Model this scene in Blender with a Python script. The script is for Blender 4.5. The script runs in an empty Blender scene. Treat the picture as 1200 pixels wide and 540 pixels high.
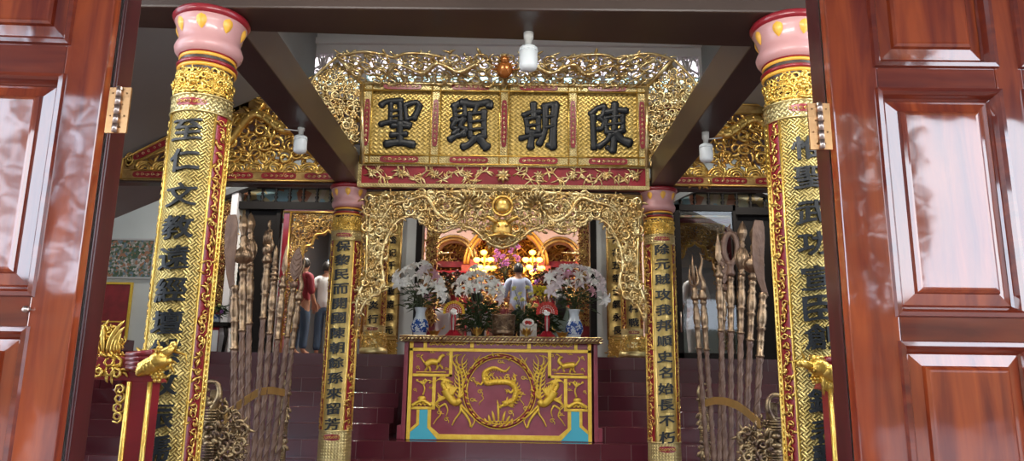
import bpy, bmesh, math, random
from mathutils import Vector, Matrix
PI=math.pi; sin=math.sin; cos=math.cos
R0=random.Random(7)
SKY=6.0; EXPO=-.1; HALL=160; HALLC=110; FRONT=26; TOPL=105; SIDEL=70
COL=bpy.context.scene.collection
# ---------------------------------------------------------------- camera
F=851.0; PITCH=.200; ROLL=.014; YAW=.0103; EYE=Vector((.18,0,1.55))
_fw=Vector((-sin(YAW)*cos(PITCH),cos(YAW)*cos(PITCH),sin(PITCH)))
_r=Vector((cos(YAW),sin(YAW),0)); _u=_r.cross(_fw)
RT=_r*cos(ROLL)+_u*sin(ROLL); UP=-_r*sin(ROLL)+_u*cos(ROLL)
def AT(px,py,Y):
    d=_fw+RT*((px-600)/F)+UP*((270-py)/F)
    return EYE+d*(Y/d.y)
def XA(px,py,Y): return AT(px,py,Y).x
def ZA(px,py,Y): return AT(px,py,Y).z
cd=bpy.data.cameras.new('camera'); cam=bpy.data.objects.new('camera',cd); COL.objects.link(cam)
cd.sensor_width=36; cd.lens=36*F/1200; cd.clip_start=.05; cd.clip_end=300
m=Matrix((RT,UP,-_fw)).transposed().to_4x4(); m.translation=EYE; cam.matrix_world=m
bpy.context.scene.camera=cam
# ---------------------------------------------------------------- mesh builder
class MB:
    def __init__(s): s.v=[]; s.f=[]; s.uv=None; s.smooth=[]
    def add(s,vs,fs,sm=False):
        o=len(s.v); s.v+= [Vector(p) for p in vs]; s.f+=[tuple(i+o for i in f) for f in fs]; s.smooth+=[sm]*len(fs)
    def box(s,x0,x1,y0,y1,z0,z1):
        s.add([(x,y,z) for x in (x0,x1) for y in (y0,y1) for z in (z0,z1)],
              [(0,1,3,2),(4,6,7,5),(0,4,5,1),(2,3,7,6),(0,2,6,4),(1,5,7,3)])
    def frame_box(s,O,ax,ay,az,a,b,c):
        O=Vector(O); vs=[O+ax*i*a/2+ay*j*b/2+az*k*c/2 for i in (-1,1) for j in (-1,1) for k in (-1,1)]
        s.add(vs,[(0,1,3,2),(4,6,7,5),(0,4,5,1),(2,3,7,6),(0,2,6,4),(1,5,7,3)])
    def tube(s,P,r,n=6,cap=True,fl=1.0):
        P=[Vector(p) for p in P]; m=len(P)
        if m<2: return
        rr=r if isinstance(r,(list,tuple)) else [r]*m
        t=(P[1]-P[0]).normalized(); a=Vector((0,1,0)) if abs(t.y)<.8 else Vector((1,0,0))
        u=(a-t*a.dot(t)).normalized(); vs=[]
        for i in range(m):
            t=(P[min(i+1,m-1)]-P[max(i-1,0)])
            if t.length<1e-9: t=Vector((0,0,1))
            t.normalize(); u=(u-t*u.dot(t))
            if u.length<1e-6: u=t.orthogonal()
            u.normalize(); w=t.cross(u)
            for k in range(n):
                an=2*PI*k/n; vs.append(P[i]+u*(cos(an)*rr[i]*fl)+w*(sin(an)*rr[i]))
        fs=[(i*n+k,i*n+(k+1)%n,(i+1)*n+(k+1)%n,(i+1)*n+k) for i in range(m-1) for k in range(n)]
        if cap: fs+= [tuple(range(n))[::-1],tuple((m-1)*n+k for k in range(n))]
        s.add(vs,fs,True)
    def lathe(s,prof,n=24,O=(0,0,0),A=None,B=None,C=None,cap=True,sm=True):
        O=Vector(O); A=A or Vector((1,0,0)); B=B or Vector((0,1,0)); C=C or Vector((0,0,1)); m=len(prof)
        vs=[O+A*(r*cos(2*PI*k/n))+B*(r*sin(2*PI*k/n))+C*z for r,z in prof for k in range(n)]
        fs=[(i*n+k,i*n+(k+1)%n,(i+1)*n+(k+1)%n,(i+1)*n+k) for i in range(m-1) for k in range(n)]
        if cap: fs+= [tuple(range(n))[::-1],tuple((m-1)*n+k for k in range(n))]
        s.add(vs,fs,sm)
    def blob(s,c,r,n=8,rot=None):
        if not isinstance(r,(tuple,list)): r=(r,r,r)
        c=Vector(c); m=max(4,n//2+1); vs=[]
        for i in range(m+1):
            a=PI*i/m
            for k in range(n):
                b=2*PI*k/n; p=Vector((r[0]*sin(a)*cos(b),r[1]*sin(a)*sin(b),r[2]*cos(a)))
                if rot: p=rot@p
                vs.append(c+p)
        s.add(vs,[(i*n+k,(i+1)*n+k,(i+1)*n+(k+1)%n,i*n+(k+1)%n) for i in range(m) for k in range(n)],True)
    def prism(s,poly,y0,y1):
        n=len(poly); vs=[(x,y0,z) for x,z in poly]+[(x,y1,z) for x,z in poly]
        s.add(vs,[tuple(range(n)),tuple(range(2*n-1,n-1,-1))]+[(i,i+n,(i+1)%n+n,(i+1)%n) for i in range(n)])
    def grid(s,fn,nu,nv,sm=True,uvs=None):
        o=len(s.v); s.v+=[Vector(fn(i/nu,j/nv)) for i in range(nu+1) for j in range(nv+1)]
        fs=[(o+i*(nv+1)+j,o+(i+1)*(nv+1)+j,o+(i+1)*(nv+1)+j+1,o+i*(nv+1)+j+1) for i in range(nu) for j in range(nv)]
        s.f+=fs; s.smooth+=[sm]*len(fs)
        if uvs:
            if s.uv is None: s.uv={}
            for i in range(nu+1):
                for j in range(nv+1): s.uv[o+i*(nv+1)+j]=uvs(i/nu,j/nv)
    def map(s,fn,start=0):
        for i in range(start,len(s.v)): s.v[i]=Vector(fn(s.v[i]))
    def build(s,name,mat,parent=None,bevel=0,solid=0,loc=None,sub=0):
        me=bpy.data.meshes.new(name); me.from_pydata([tuple(v) for v in s.v],[],s.f)
        me.polygons.foreach_set('use_smooth',s.smooth)
        if s.uv:
            L=me.uv_layers.new(name='UVMap')
            for lp in me.loops: L.data[lp.index].uv=s.uv.get(lp.vertex_index,(0,0))
        me.materials.append(mat); me.update()
        o=bpy.data.objects.new(name,me); COL.objects.link(o)
        if loc: 
            L=Vector(loc)
            for v in me.vertices: v.co-=L
            o.location=L
        if parent:
            o.parent=parent
            if loc is None: 
                pass
        if solid: md=o.modifiers.new('s','SOLIDIFY'); md.thickness=solid; md.offset=0
        if bevel: md=o.modifiers.new('b','BEVEL'); md.width=bevel; md.segments=2; md.limit_method='ANGLE'
        if sub: md=o.modifiers.new('d','SUBSURF'); md.levels=sub; md.render_levels=sub
        return o
GROUPS={}
def tag(o,label,cat,group=None,kind=None):
    o['label']=label; o['category']=cat
    if group: o['group']=group
    if kind: o['kind']=kind
    return o
def struct(o): o['kind']='structure'; return o
# an empty at the thing's base; children built in world coordinates get their mesh shifted
def thing(name,label,cat,loc,group=None):
    o=bpy.data.objects.new(name,None); COL.objects.link(o); o.location=loc; o.empty_display_size=.1
    return tag(o,label,cat,group)
def part(mb,name,mat,root,**k):
    """build world-coordinate geometry as a child of an un-rotated root"""
    r=root; base=Vector((0,0,0))
    while r: base+=Vector(r.location); r=r.parent
    mb.map(lambda v:v-base)
    o=mb.build(name,mat,root,**k); mb.map(lambda v:v+base); return o
def copy_tree(o,parent=None):
    c=o.copy(); COL.objects.link(c)
    if parent: c.parent=parent
    for ch in list(o.children): copy_tree(ch,c)
    return c
# ---------------------------------------------------------------- materials
def new_mat(name):
    m=bpy.data.materials.new(name); m.use_nodes=True; nt=m.node_tree
    return m,nt,nt.nodes['Principled BSDF']
def mat(name,col,rough=.5,metal=0,coat=0,bump=0,bscale=30,var=0,vscale=4,emit=None,es=0,trans=0,spec=.5,col2=None,sss=0,stretch=None):
    m,nt,b=new_mat(name); N=nt.nodes; L=nt.links
    b.inputs['Base Color'].default_value=(*col,1); b.inputs['Roughness'].default_value=rough
    b.inputs['Metallic'].default_value=metal; b.inputs['Coat Weight'].default_value=coat; b.inputs['Coat Roughness'].default_value=.08
    b.inputs['Specular IOR Level'].default_value=spec
    if trans: b.inputs['Transmission Weight'].default_value=trans
    if emit: b.inputs['Emission Color'].default_value=(*emit,1); b.inputs['Emission Strength'].default_value=es
    if var or bump or col2:
        tc=N.new('ShaderNodeTexCoord'); src=tc.outputs['Object']
        if stretch:
            mp=N.new('ShaderNodeMapping'); mp.inputs['Scale'].default_value=stretch; L.new(src,mp.inputs[0]); src=mp.outputs[0]
    if var or col2:
        n=N.new('ShaderNodeTexNoise'); n.inputs['Scale'].default_value=vscale; n.inputs['Detail'].default_value=5; L.new(src,n.inputs['Vector'])
        rp=N.new('ShaderNodeValToRGB'); rp.color_ramp.elements[0].position=.35; rp.color_ramp.elements[1].position=.65
        c2=col2 or tuple(c*(1-var) for c in col)
        rp.color_ramp.elements[0].color=(*c2,1); rp.color_ramp.elements[1].color=(*col,1)
        L.new(n.outputs['Fac'],rp.inputs[0]); L.new(rp.outputs[0],b.inputs['Base Color'])
    if bump:
        n=N.new('ShaderNodeTexNoise'); n.inputs['Scale'].default_value=bscale; n.inputs['Detail'].default_value=4; L.new(src,n.inputs['Vector'])
        bp=N.new('ShaderNodeBump'); bp.inputs['Strength'].default_value=bump; bp.inputs['Distance'].default_value=.01
        L.new(n.outputs['Fac'],bp.inputs['Height']); L.new(bp.outputs[0],b.inputs['Normal'])
    return m
def M_(nt,op,a,b=None,c=None):
    n=nt.nodes.new('ShaderNodeMath'); n.operation=op
    for i,x in enumerate((a,b,c)):
        if x is None: continue
        if isinstance(x,(int,float)): n.inputs[i].default_value=x
        else: nt.links.new(x,n.inputs[i])
    return n.outputs[0]
def weave(name,cell,col,col2,lines=2.0,rough=.32,strength=.8,dist=.004):
    """gilt key-fret relief: square cells of diagonal ribs turning direction cell by cell, on UVs in metres"""
    m,nt,b=new_mat(name); N=nt.nodes; L=nt.links
    b.inputs['Metallic'].default_value=.85; b.inputs['Roughness'].default_value=rough
    uv=N.new('ShaderNodeUVMap'); s=N.new('ShaderNodeSeparateXYZ'); L.new(uv.outputs[0],s.inputs[0])
    u=M_(nt,'MULTIPLY',s.outputs[0],1/cell); v=M_(nt,'MULTIPLY',s.outputs[1],1/cell)
    a=M_(nt,'ADD',u,v); d=M_(nt,'SUBTRACT',u,v)
    par=M_(nt,'FLOORED_MODULO',M_(nt,'ADD',M_(nt,'FLOOR',a),M_(nt,'FLOOR',d)),2.0)
    t1=M_(nt,'PINGPONG',M_(nt,'MULTIPLY',a,lines),.5); t2=M_(nt,'PINGPONG',M_(nt,'MULTIPLY',d,lines),.5)
    mx=N.new('ShaderNodeMix'); L.new(par,mx.inputs[0]); L.new(t1,mx.inputs[2]); L.new(t2,mx.inputs[3])
    h=M_(nt,'SMOOTH_MIN',M_(nt,'MULTIPLY',mx.outputs[0],3.0),1.0,.3)
    bp=N.new('ShaderNodeBump'); bp.inputs['Strength'].default_value=strength; bp.inputs['Distance'].default_value=dist
    L.new(h,bp.inputs['Height']); L.new(bp.outputs[0],b.inputs['Normal'])
    tc=N.new('ShaderNodeTexCoord'); n=N.new('ShaderNodeTexNoise'); n.inputs['Scale'].default_value=9; n.inputs['Detail'].default_value=6
    L.new(tc.outputs['Object'],n.inputs['Vector'])
    rp=N.new('ShaderNodeValToRGB'); rp.color_ramp.elements[0].color=(*col2,1); rp.color_ramp.elements[1].color=(*col,1)
    rp.color_ramp.elements[0].position=.35; rp.color_ramp.elements[1].position=.6
    L.new(n.outputs['Fac'],rp.inputs[0]); L.new(rp.outputs[0],b.inputs['Base Color'])
    return m
GOLD=(.78,.55,.16)
gold=mat('gold_leaf',GOLD,.3,.9,bump=.25,bscale=60,col2=(.62,.37,.10),vscale=12)
gold_b=mat('bright_gold_leaf',(.86,.62,.17),.28,.85,bump=.3,bscale=70,col2=(.70,.43,.08),vscale=14)
gold_pale=mat('pale_gold_leaf',(.74,.62,.34),.3,.9,bump=.25,bscale=60,col2=(.55,.36,.13),vscale=12)
gold_old=mat('aged_gold_leaf',(.60,.42,.15),.38,.85,bump=.3,bscale=60,col2=(.36,.19,.07),vscale=9)
gold_paint=mat('gold_paint',(.80,.55,.07),.4,.35,bump=.3,bscale=120,col2=(.72,.44,.04),vscale=20)
gold_weave=weave('gilt_fret',.046,(.62,.48,.18),(.48,.35,.11),rough=.36,strength=1,dist=.006)
gold_weave_s=weave('gilt_fret_fine',.028,(.64,.48,.18),(.50,.36,.12),dist=.003)
gold_sign=weave('gilt_basket',.06,(.58,.42,.14),(.50,.35,.10),lines=1.0,rough=.36,dist=.006,strength=1)
gold_fine=weave('gilt_knurl',.03,(.70,.58,.28),(.52,.40,.17),lines=1.0,rough=.36,strength=1,dist=.005)
red=mat('red_lacquer',(.27,.014,.024),.3,0,coat=.3,var=.3,vscale=6)
red_deep=mat('deep_red_lacquer',(.26,.012,.025),.3,0,coat=.3,var=.35,vscale=8)
red_alt=mat('faded_red_lacquer',(.27,.045,.07),.3,0,coat=.4,col2=(.21,.025,.045),vscale=5)
pink=mat('pink_paint',(.50,.26,.26),.4,0,coat=.2,bump=.05,bscale=15)
yel=mat('ochre_paint',(.72,.38,.045),.4,0,coat=.2)
beam_m=mat('dark_brown_paint',(.043,.024,.018),.42,0,coat=.15,bump=.05,bscale=8,var=.25,vscale=2)
black=mat('black_lacquer',(.008,.010,.013),.4,0,bump=.1,bscale=50,spec=.35)
black_wood=mat('black_wood',(.010,.008,.007),.55,0,spec=.15)
wall_m=mat('grey_wall_paint',(.58,.62,.61),.8,0,bump=.05,bscale=25,var=.08,vscale=1.5)
ceil_m=mat('grey_ceiling_paint',(.30,.30,.29),.85,0,bump=.05,bscale=20,var=.08,vscale=1.5)
white_m=mat('pale_wall_paint',(.82,.79,.79),.8,0,bump=.05,bscale=25)
shaft_m=mat('dark_column_paint',(.04,.022,.016),.4,0,coat=.2)
bronze=mat('bronze',(.33,.225,.135),.34,.85,bump=.3,bscale=60,col2=(.15,.095,.06),vscale=14)
bronze_p=mat('carved_brown_wood',(.15,.085,.055),.42,.3,bump=.6,bscale=22,col2=(.10,.055,.04),vscale=18,stretch=(1,1,.5))
bronze_rack=mat('gilt_brown_rack',(.40,.29,.15),.35,.75,bump=.4,bscale=50,col2=(.10,.06,.045),vscale=16)
brass=mat('brass',(.66,.36,.16),.3,.9,bump=.1)
steel=mat('pale_steel',(.62,.5,.42),.3,.9)
def wood(name,c1,c2,axis='z'):
    m,nt,b=new_mat(name); N=nt.nodes; L=nt.links
    tc=N.new('ShaderNodeTexCoord'); mp=N.new('ShaderNodeMapping')
    mp.inputs['Scale'].default_value=(9,9,.9) if axis=='z' else (.9,9,9)
    L.new(tc.outputs['Object'],mp.inputs[0])
    n=N.new('ShaderNodeTexNoise'); n.inputs['Scale'].default_value=2.2; n.inputs['Detail'].default_value=7; n.inputs['Distortion'].default_value=.6
    L.new(mp.outputs[0],n.inputs['Vector'])
    rp=N.new('ShaderNodeValToRGB'); rp.color_ramp.elements[0].position=.3; rp.color_ramp.elements[1].position=.7
    rp.color_ramp.elements[0].color=(*c1,1); rp.color_ramp.elements[1].color=(*c2,1)
    L.new(n.outputs['Fac'],rp.inputs[0]); L.new(rp.outputs[0],b.inputs['Base Color'])
    b.inputs['Roughness'].default_value=.5; b.inputs['Specular IOR Level'].default_value=.15; b.inputs['Coat Weight'].default_value=1; b.inputs['Coat Roughness'].default_value=.05; b.inputs['Coat IOR'].default_value=2.15
    n2=N.new('ShaderNodeTexNoise'); n2.inputs['Scale'].default_value=5; L.new(tc.outputs['Object'],n2.inputs['Vector'])
    bp=N.new('ShaderNodeBump'); bp.inputs['Strength'].default_value=.06; bp.inputs['Distance'].default_value=.02
    L.new(n2.outputs['Fac'],bp.inputs['Height']); L.new(bp.outputs[0],b.inputs['Coat Normal'])
    return m
mahog=wood('mahogany',(.17,.014,.005),(.46,.078,.014))
mahog_h=wood('mahogany_rail',(.12,.010,.005),(.27,.038,.010),'x')
mahog_d=mat('dark_mahogany',(.085,.011,.012),.3,0,coat=.4,var=.3,vscale=3,stretch=(8,8,1))
def tiles():
    m,nt,b=new_mat('dark_red_tile'); N=nt.nodes; L=nt.links
    tc=N.new('ShaderNodeTexCoord'); s=N.new('ShaderNodeSeparateXYZ'); L.new(tc.outputs['Object'],s.inputs[0])
    st=M_(nt,'FLOOR',M_(nt,'DIVIDE',M_(nt,'ADD',s.outputs[2],.02),.17))
    fx=M_(nt,'FRACT',M_(nt,'ADD',M_(nt,'DIVIDE',s.outputs[0],.62),M_(nt,'MULTIPLY',st,.41)))
    j=M_(nt,'LESS_THAN',fx,.011)
    cid=M_(nt,'ADD',M_(nt,'FLOOR',M_(nt,'ADD',M_(nt,'DIVIDE',s.outputs[0],.62),M_(nt,'MULTIPLY',st,.41))),M_(nt,'MULTIPLY',st,17.3))
    w=N.new('ShaderNodeTexWhiteNoise'); w.noise_dimensions='1D'; L.new(cid,w.inputs['W'])
    r=N.new('ShaderNodeValToRGB'); r.color_ramp.elements[0].color=(.072,.012,.018,1); r.color_ramp.elements[1].color=(.105,.02,.028,1)
    L.new(w.outputs['Value'],r.inputs[0])
    mx=N.new('ShaderNodeMix'); mx.data_type='RGBA'; L.new(j,mx.inputs[0]); L.new(r.outputs[0],mx.inputs[6]); mx.inputs[7].default_value=(.16,.09,.09,1)
    L.new(mx.outputs[2],b.inputs['Base Color']); b.inputs['Roughness'].default_value=.16; b.inputs['Coat Weight'].default_value=.3
    return m
tile=tiles()
floor_m=mat('courtyard_tile',(.20,.12,.10),.4,0,var=.2,vscale=1)
# ---------------------------------------------------------------- carving generator
def inpoly(x,y,P):
    c=False; n=len(P); j=n-1
    for i in range(n):
        xi,yi=P[i]; xj,yj=P[j]
        if (yi>y)!=(yj>y) and x<(xj-xi)*(y-yi)/(yj-yi)+xi: c=not c
        j=i
    return c
def scroll(mb,x,z,R,y,rng,seg=12,n=5,turns=1.5,thick=.26,dep=.5):
    h=rng.choice((-1,1)); a0=rng.uniform(0,2*PI); P=[];rr=[]
    for i in range(seg+1):
        t=i/seg; a=a0+h*t*turns*2*PI; q=R*(1-.8*t)
        P.append((x+q*cos(a),y-dep*R*sin(PI*min(1,t*1.2))*(.5+.5*t),z+q*sin(a))); rr.append(R*thick*(1-.45*t) if t>.12 else R*thick*.5)
    mb.tube(P,rr,n)
def leaf(mb,x,z,a,L,w,y,bend,n=5,seg=6,dep=.3):
    P=[];rr=[]
    for i in range(seg+1):
        t=i/seg; b=a+bend*t
        x0=x if i==0 else P[-1][0]; z0=z if i==0 else P[-1][2]
        P.append((x0+(L/seg*cos(b) if i else 0),y-dep*w*sin(PI*t)*2,z0+(L/seg*sin(b) if i else 0))); rr.append(w*(sin(PI*(.12+.86*t)))**.7+.0005)
    mb.tube(P,rr,n,fl=.7)
def rosette(mb,x,z,R,y,n=6):
    for k in range(n):
        a=2*PI*k/n; mb.blob((x+.6*R*cos(a),y-.1*R,z+.6*R*sin(a)),(R*.38,R*.3,R*.38),6)
    mb.blob((x,y-.3*R,z),(R*.35,R*.35,R*.35),6)
def carve(mb,P,R,y,rng,dens=1.5,ros=.12,n=5,seg=12,dep=.5,M=None,thick=.26,lf=2):
    s0=len(mb.v)
    xs=[p[0] for p in P]; zs=[p[1] for p in P]; x0,x1,z0,z1=min(xs),max(xs),min(zs),max(zs)
    st=R*dens; row=0; z=z0+R*.5
    while z<z1:
        x=x0+(R*.5 if row%2 else R)
        while x<x1:
            a=x+rng.uniform(-.25,.25)*R; b=z+rng.uniform(-.25,.25)*R
            if inpoly(a,b,P):
                q=R*rng.uniform(.75,1.15)
                if rng.random()<ros: rosette(mb,a,b,q*.9,y)
                else: scroll(mb,a,b,q,y+rng.uniform(-.2,.3)*R,rng,seg,n,thick=thick,dep=dep)
                for _ in range(lf):
                    an=rng.uniform(0,2*PI); leaf(mb,a+q*.7*cos(an),b+q*.7*sin(an),an+rng.uniform(-1,1),q*1.3,q*.22,y+rng.uniform(-.3,.3)*R,rng.uniform(-1.6,1.6),4,5)
            x+=st
        z+=st*.87; row+=1
    if M: mb.map(M,s0)
def smooth_path(pts,k=6,closed=False):
    pts=[Vector(p) for p in pts]; out=[]; n=len(pts)
    rng_=range(n) if closed else range(n-1)
    for i in rng_:
        p0=pts[i-1] if (i>0 or closed) else pts[0]; p1=pts[i]; p2=pts[(i+1)%n]; p3=pts[(i+2)%n] if (i+2<n or closed) else pts[-1]
        for j in range(k):
            t=j/k; out.append(.5*((2*p1)+(p2-p0)*t+(2*p0-5*p1+4*p2-p3)*t*t+(3*p1-p0-3*p2+p3)*t**3))
    if not closed: out.append(pts[-1])
    return out
def cloud(mb,x,z,R,y,h=1):
    P=[];rr=[]
    for i in range(15):
        t=i/14; a=h*(t*2.6*PI)+.5; q=R*(1-.75*t); P.append((x+q*cos(a)*1.15,y-.15*R*t,z+q*sin(a)*.9)); rr.append(R*.2)
    mb.tube(P,rr,5); leaf(mb,x+R*.8,z-.2*R,-.9*1,R*1.6,R*.2,y,-1.0*h)
def dragon(mb,path,r,y,rng,spine=True,head=1,legs=True):
    """sinuous body with dorsal fins, four clawed legs, horned head; path is [(x,z)...] from tail to head"""
    P=smooth_path([(p[0],y,p[1]) for p in path],8); n=len(P)
    rr=[r*(.15+.85*min(1,i/n*2.2))*(1 if i<n*.85 else 1-.25*(i/n-.85)/.15) for i in range(n)]
    mb.tube(P,rr,8)
    for i in range(3,n-3,2):
        t=(P[i+1]-P[i-1]).normalized(); nn=Vector((-t.z,0,t.x))
        if spine:
            q=P[i]+nn*rr[i]*.7; mb.tube([q,q+nn*rr[i]*.8+t*-rr[i]*.3,q+nn*rr[i]*1.3-t*rr[i]*.9],[rr[i]*.4,rr[i]*.25,.0005],4)
        mb.blob(P[i]+Vector((0,-rr[i]*.75,0)),(rr[i]*.55,rr[i]*.35,rr[i]*.55),5)
    if legs:
        for f,s in ((.35,1),(.42,-1),(.68,1),(.76,-1)):
            i=int(n*f); t=(P[i+1]-P[i-1]).normalized(); nn=Vector((-t.z,0,t.x))*s; k=r*2.6
            a=P[i]+nn*rr[i]*.6; b=a+nn*k*.5+t*k*.3; c=b+nn*k*.3-t*k*.35
            mb.tube([a,b,c],[rr[i]*.6,rr[i]*.4,rr[i]*.25],5)
            for q in (-.6,-.1,.4): mb.tube([c,c+nn*k*.25+t*k*q*.4,c+nn*k*.35+t*k*q*.8-nn*k*.05],[r*.2,r*.14,.0005],4)
            mb.tube([b,b-t*k*.5+nn*k*.2,b-t*k*.7+nn*k*.45],[r*.25,r*.2,.0005],4)
    H=P[-1]; d=(P[-1]-P[-4]).normalized(); nn=Vector((-d.z,0,d.x)); q=r*1.25
    mb.blob(H+d*q*.3,(q,q*.9,q*.85),8); mb.tube([H+d*q*.5+nn*q*.2,H+d*q*1.5+nn*q*.35,H+d*q*2.0+nn*q*.55],[q*.6,q*.42,q*.3],6)
    mb.tube([H+d*q*.4-nn*q*.4,H+d*q*1.3-nn*q*.6],[q*.4,q*.2],5); mb.blob(H+d*q*2.0+nn*q*.6,(q*.38,q*.35,q*.35),6)
    for s in (-1,1):
        mb.blob(H+d*q*.7+nn*q*.6+Vector((0,-q*.5,0)),(q*.25,q*.25,q*.25),5)
        mb.tube([H+nn*q*.5,H-d*q*.8+nn*q*(1.1+.2*s),H-d*q*1.7+nn*q*(1.2+.6*s)],[q*.2,q*.15,.0006],4)
        mb.tube([H+d*q*1.8,H+d*q*2.6+nn*q*.8*s,H+d*q*2.2+nn*q*1.7*s],[q*.12,q*.1,.0006],4)
    for k in range(6):
        a=rng.uniform(-1.2,1.2); v=-d*cos(a)+nn*sin(a); mb.tube([H,H+v*q*1.4,H+v*q*2.1+nn*q*.3],[q*.4,q*.22,.0006],4)
# ---------------------------------------------------------------- lettering
_tc={}
def glyph(ch,bold):
    k=(ch,bold)
    if k in _tc: return _tc[k]
    cu=bpy.data.curves.new('t','FONT'); cu.body=ch; cu.size=1; cu.offset=bold; cu.extrude=.03; cu.resolution_u=3
    o=bpy.data.objects.new('t',cu); COL.objects.link(o); dg=bpy.context.evaluated_depsgraph_get()
    me=bpy.data.meshes.new_from_object(o.evaluated_get(dg)); COL.objects.unlink(o); bpy.data.objects.remove(o)
    bm=bmesh.new(); bm.from_mesh(me)
    xs=[v.co.x for v in bm.verts]; ys=[v.co.y for v in bm.verts]
    cx,cy=(min(xs)+max(xs))/2,(min(ys)+max(ys))/2; w=max(max(xs)-min(xs),1e-3); h=max(max(ys)-min(ys),1e-3)
    for i in range(-4,5):
        bmesh.ops.bisect_plane(bm,geom=bm.verts[:]+bm.edges[:]+bm.faces[:],plane_co=(cx+i*w/9,0,0),plane_no=(1,0,0))
    vs=[((v.co.x-cx)/max(w,h),(v.co.y-cy)/max(w,h),v.co.z/.03) for v in bm.verts]; bm.verts.index_update()
    fs=[tuple(v.index for v in f.verts) for f in bm.faces]; bm.free(); _tc[k]=(vs,fs); return _tc[k]
def put_char(mb,ch,fn,w,h,th,bold=.02,slant=.12,seed=0):
    """fn(u,v,d) maps metres on the surface and height d off it to world; strokes are given a brush-like sway"""
    vs,fs=glyph(ch,0.0)
    for j in range(7 if bold else 1):
     ox,oy=(0,0) if j==0 else (bold*1.0*cos(j*PI/3),bold*.8*sin(j*PI/3)); out=[]
     for x,y,z in vs:
        x+=ox; y+=oy; yy=y+slant*x+.018*sin(9*x+seed)+.012*sin(17*y+seed*2); xx=x+.02*sin(8*y+seed*3)
        out.append(fn(xx*w,yy*h,(z+1)*.5*th))
     mb.add(out,fs)
# ================================================================ SETTING
def sbox(name,b,mt,bevel=0):
    mb=MB(); mb.box(*b); return struct(mb.build(name,mt,bevel=bevel))
sbox('floor',(-9,9,-3,6.6,-.12,0),floor_m)
# stairs: k is the step number, platform k=0
mb=MB()
def stepY(k): return 8.5+.3*k
W=5.3
steps=[(6.4,.15),(6.7,.32),(7.0,.49)]
for i,(y,z) in enumerate(steps):
    y1=[6.7,7.0,8.2][i]; mb.box(-W,W,y,y1,-.1,z)
mb.box(-W,W,8.2,8.5,-.1,.66)
AX0,AX1=-1.32,1.12
mb.box(AX0,AX1,8.5,9.7,-.1,.83)
for k in range(0,6):
    z=.83+.17*k
    for a,b in ((-W,AX0),(AX1,W)): mb.box(a,b,stepY(k),stepY(k+1) if k<5 else 10.3,-.1,z)
mb.box(AX0,AX1,9.7,10.3,-.1,1.68)
struct(mb.build('stairs',tile,bevel=.006))
sbox('upper_floor',(-6.4,6.4,10.3,17.2,1.2,1.85),tile)
for s in (-1,1):                       # sloped stringer along each side of the flight
    mb=MB(); x0,x1=sorted((s*W,s*(W+.16)))
    pl=[(6.3,-.1),(10.45,-.1),(10.45,2.0),(10.3,2.0),(8.35,.92),(7.0,.62),(6.3,.3)]
    n=len(pl); mb.add([(x0,y,z) for y,z in pl]+[(x1,y,z) for y,z in pl],[tuple(range(n)),tuple(range(2*n-1,n-1,-1))]+[(i,i+n,(i+1)%n+n,(i+1)%n) for i in range(n)])
    struct(mb.build('trim_%d'%(1 if s<0 else 2),tile,bevel=.01))
sbox('wall_left',(-6.6,-6.4,4.1,17.2,0,6.3),wall_m); sbox('wall_right',(6.4,6.6,4.1,17.2,0,6.3),wall_m)
sbox('floor_side_left',(-6.4,-W-.16,6.6,10.3,-.1,1.85),floor_m); sbox('floor_side_right',(W+.16,6.4,6.6,10.3,-.1,1.85),floor_m)
YB=11.2
cx0,cx1=XA(487,300,YB),XA(699,300,YB)
dl0,dl1=XA(274,300,YB),XA(434,300,YB); dr0,dr1=XA(748,300,YB),XA(912,300,YB)
mb=MB()
ZS=ZA(592,214,YB); ZD=ZA(330,216,YB)
for a,b in ((-6.4,dl0),(dl1,cx0),(cx1,dr0),(dr1,6.4)): mb.box(a,b,YB,YB+.2,1.85,5.2)
for a,b,z in ((dl0,dl1,ZD),(cx0,cx1,ZS),(dr0,dr1,ZD)): mb.box(a,b,YB,YB+.2,z,5.2)
struct(mb.build('wall_back',wall_m))
# dark frame of the central opening
mb=MB(); 
for a,b in ((cx0-.0,cx0+.10),(cx1-.10,cx1)): mb.box(a,b,YB-.03,YB+.23,1.85,ZS)
mb.box(cx0,cx1,YB-.03,YB+.23,ZS-.08,ZS)
struct(mb.build('trim_3',black_wood,bevel=.01))
sbox('ceiling_hall',(-6.4,6.4,9.3,17.2,5.2,5.3),ceil_m)
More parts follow.
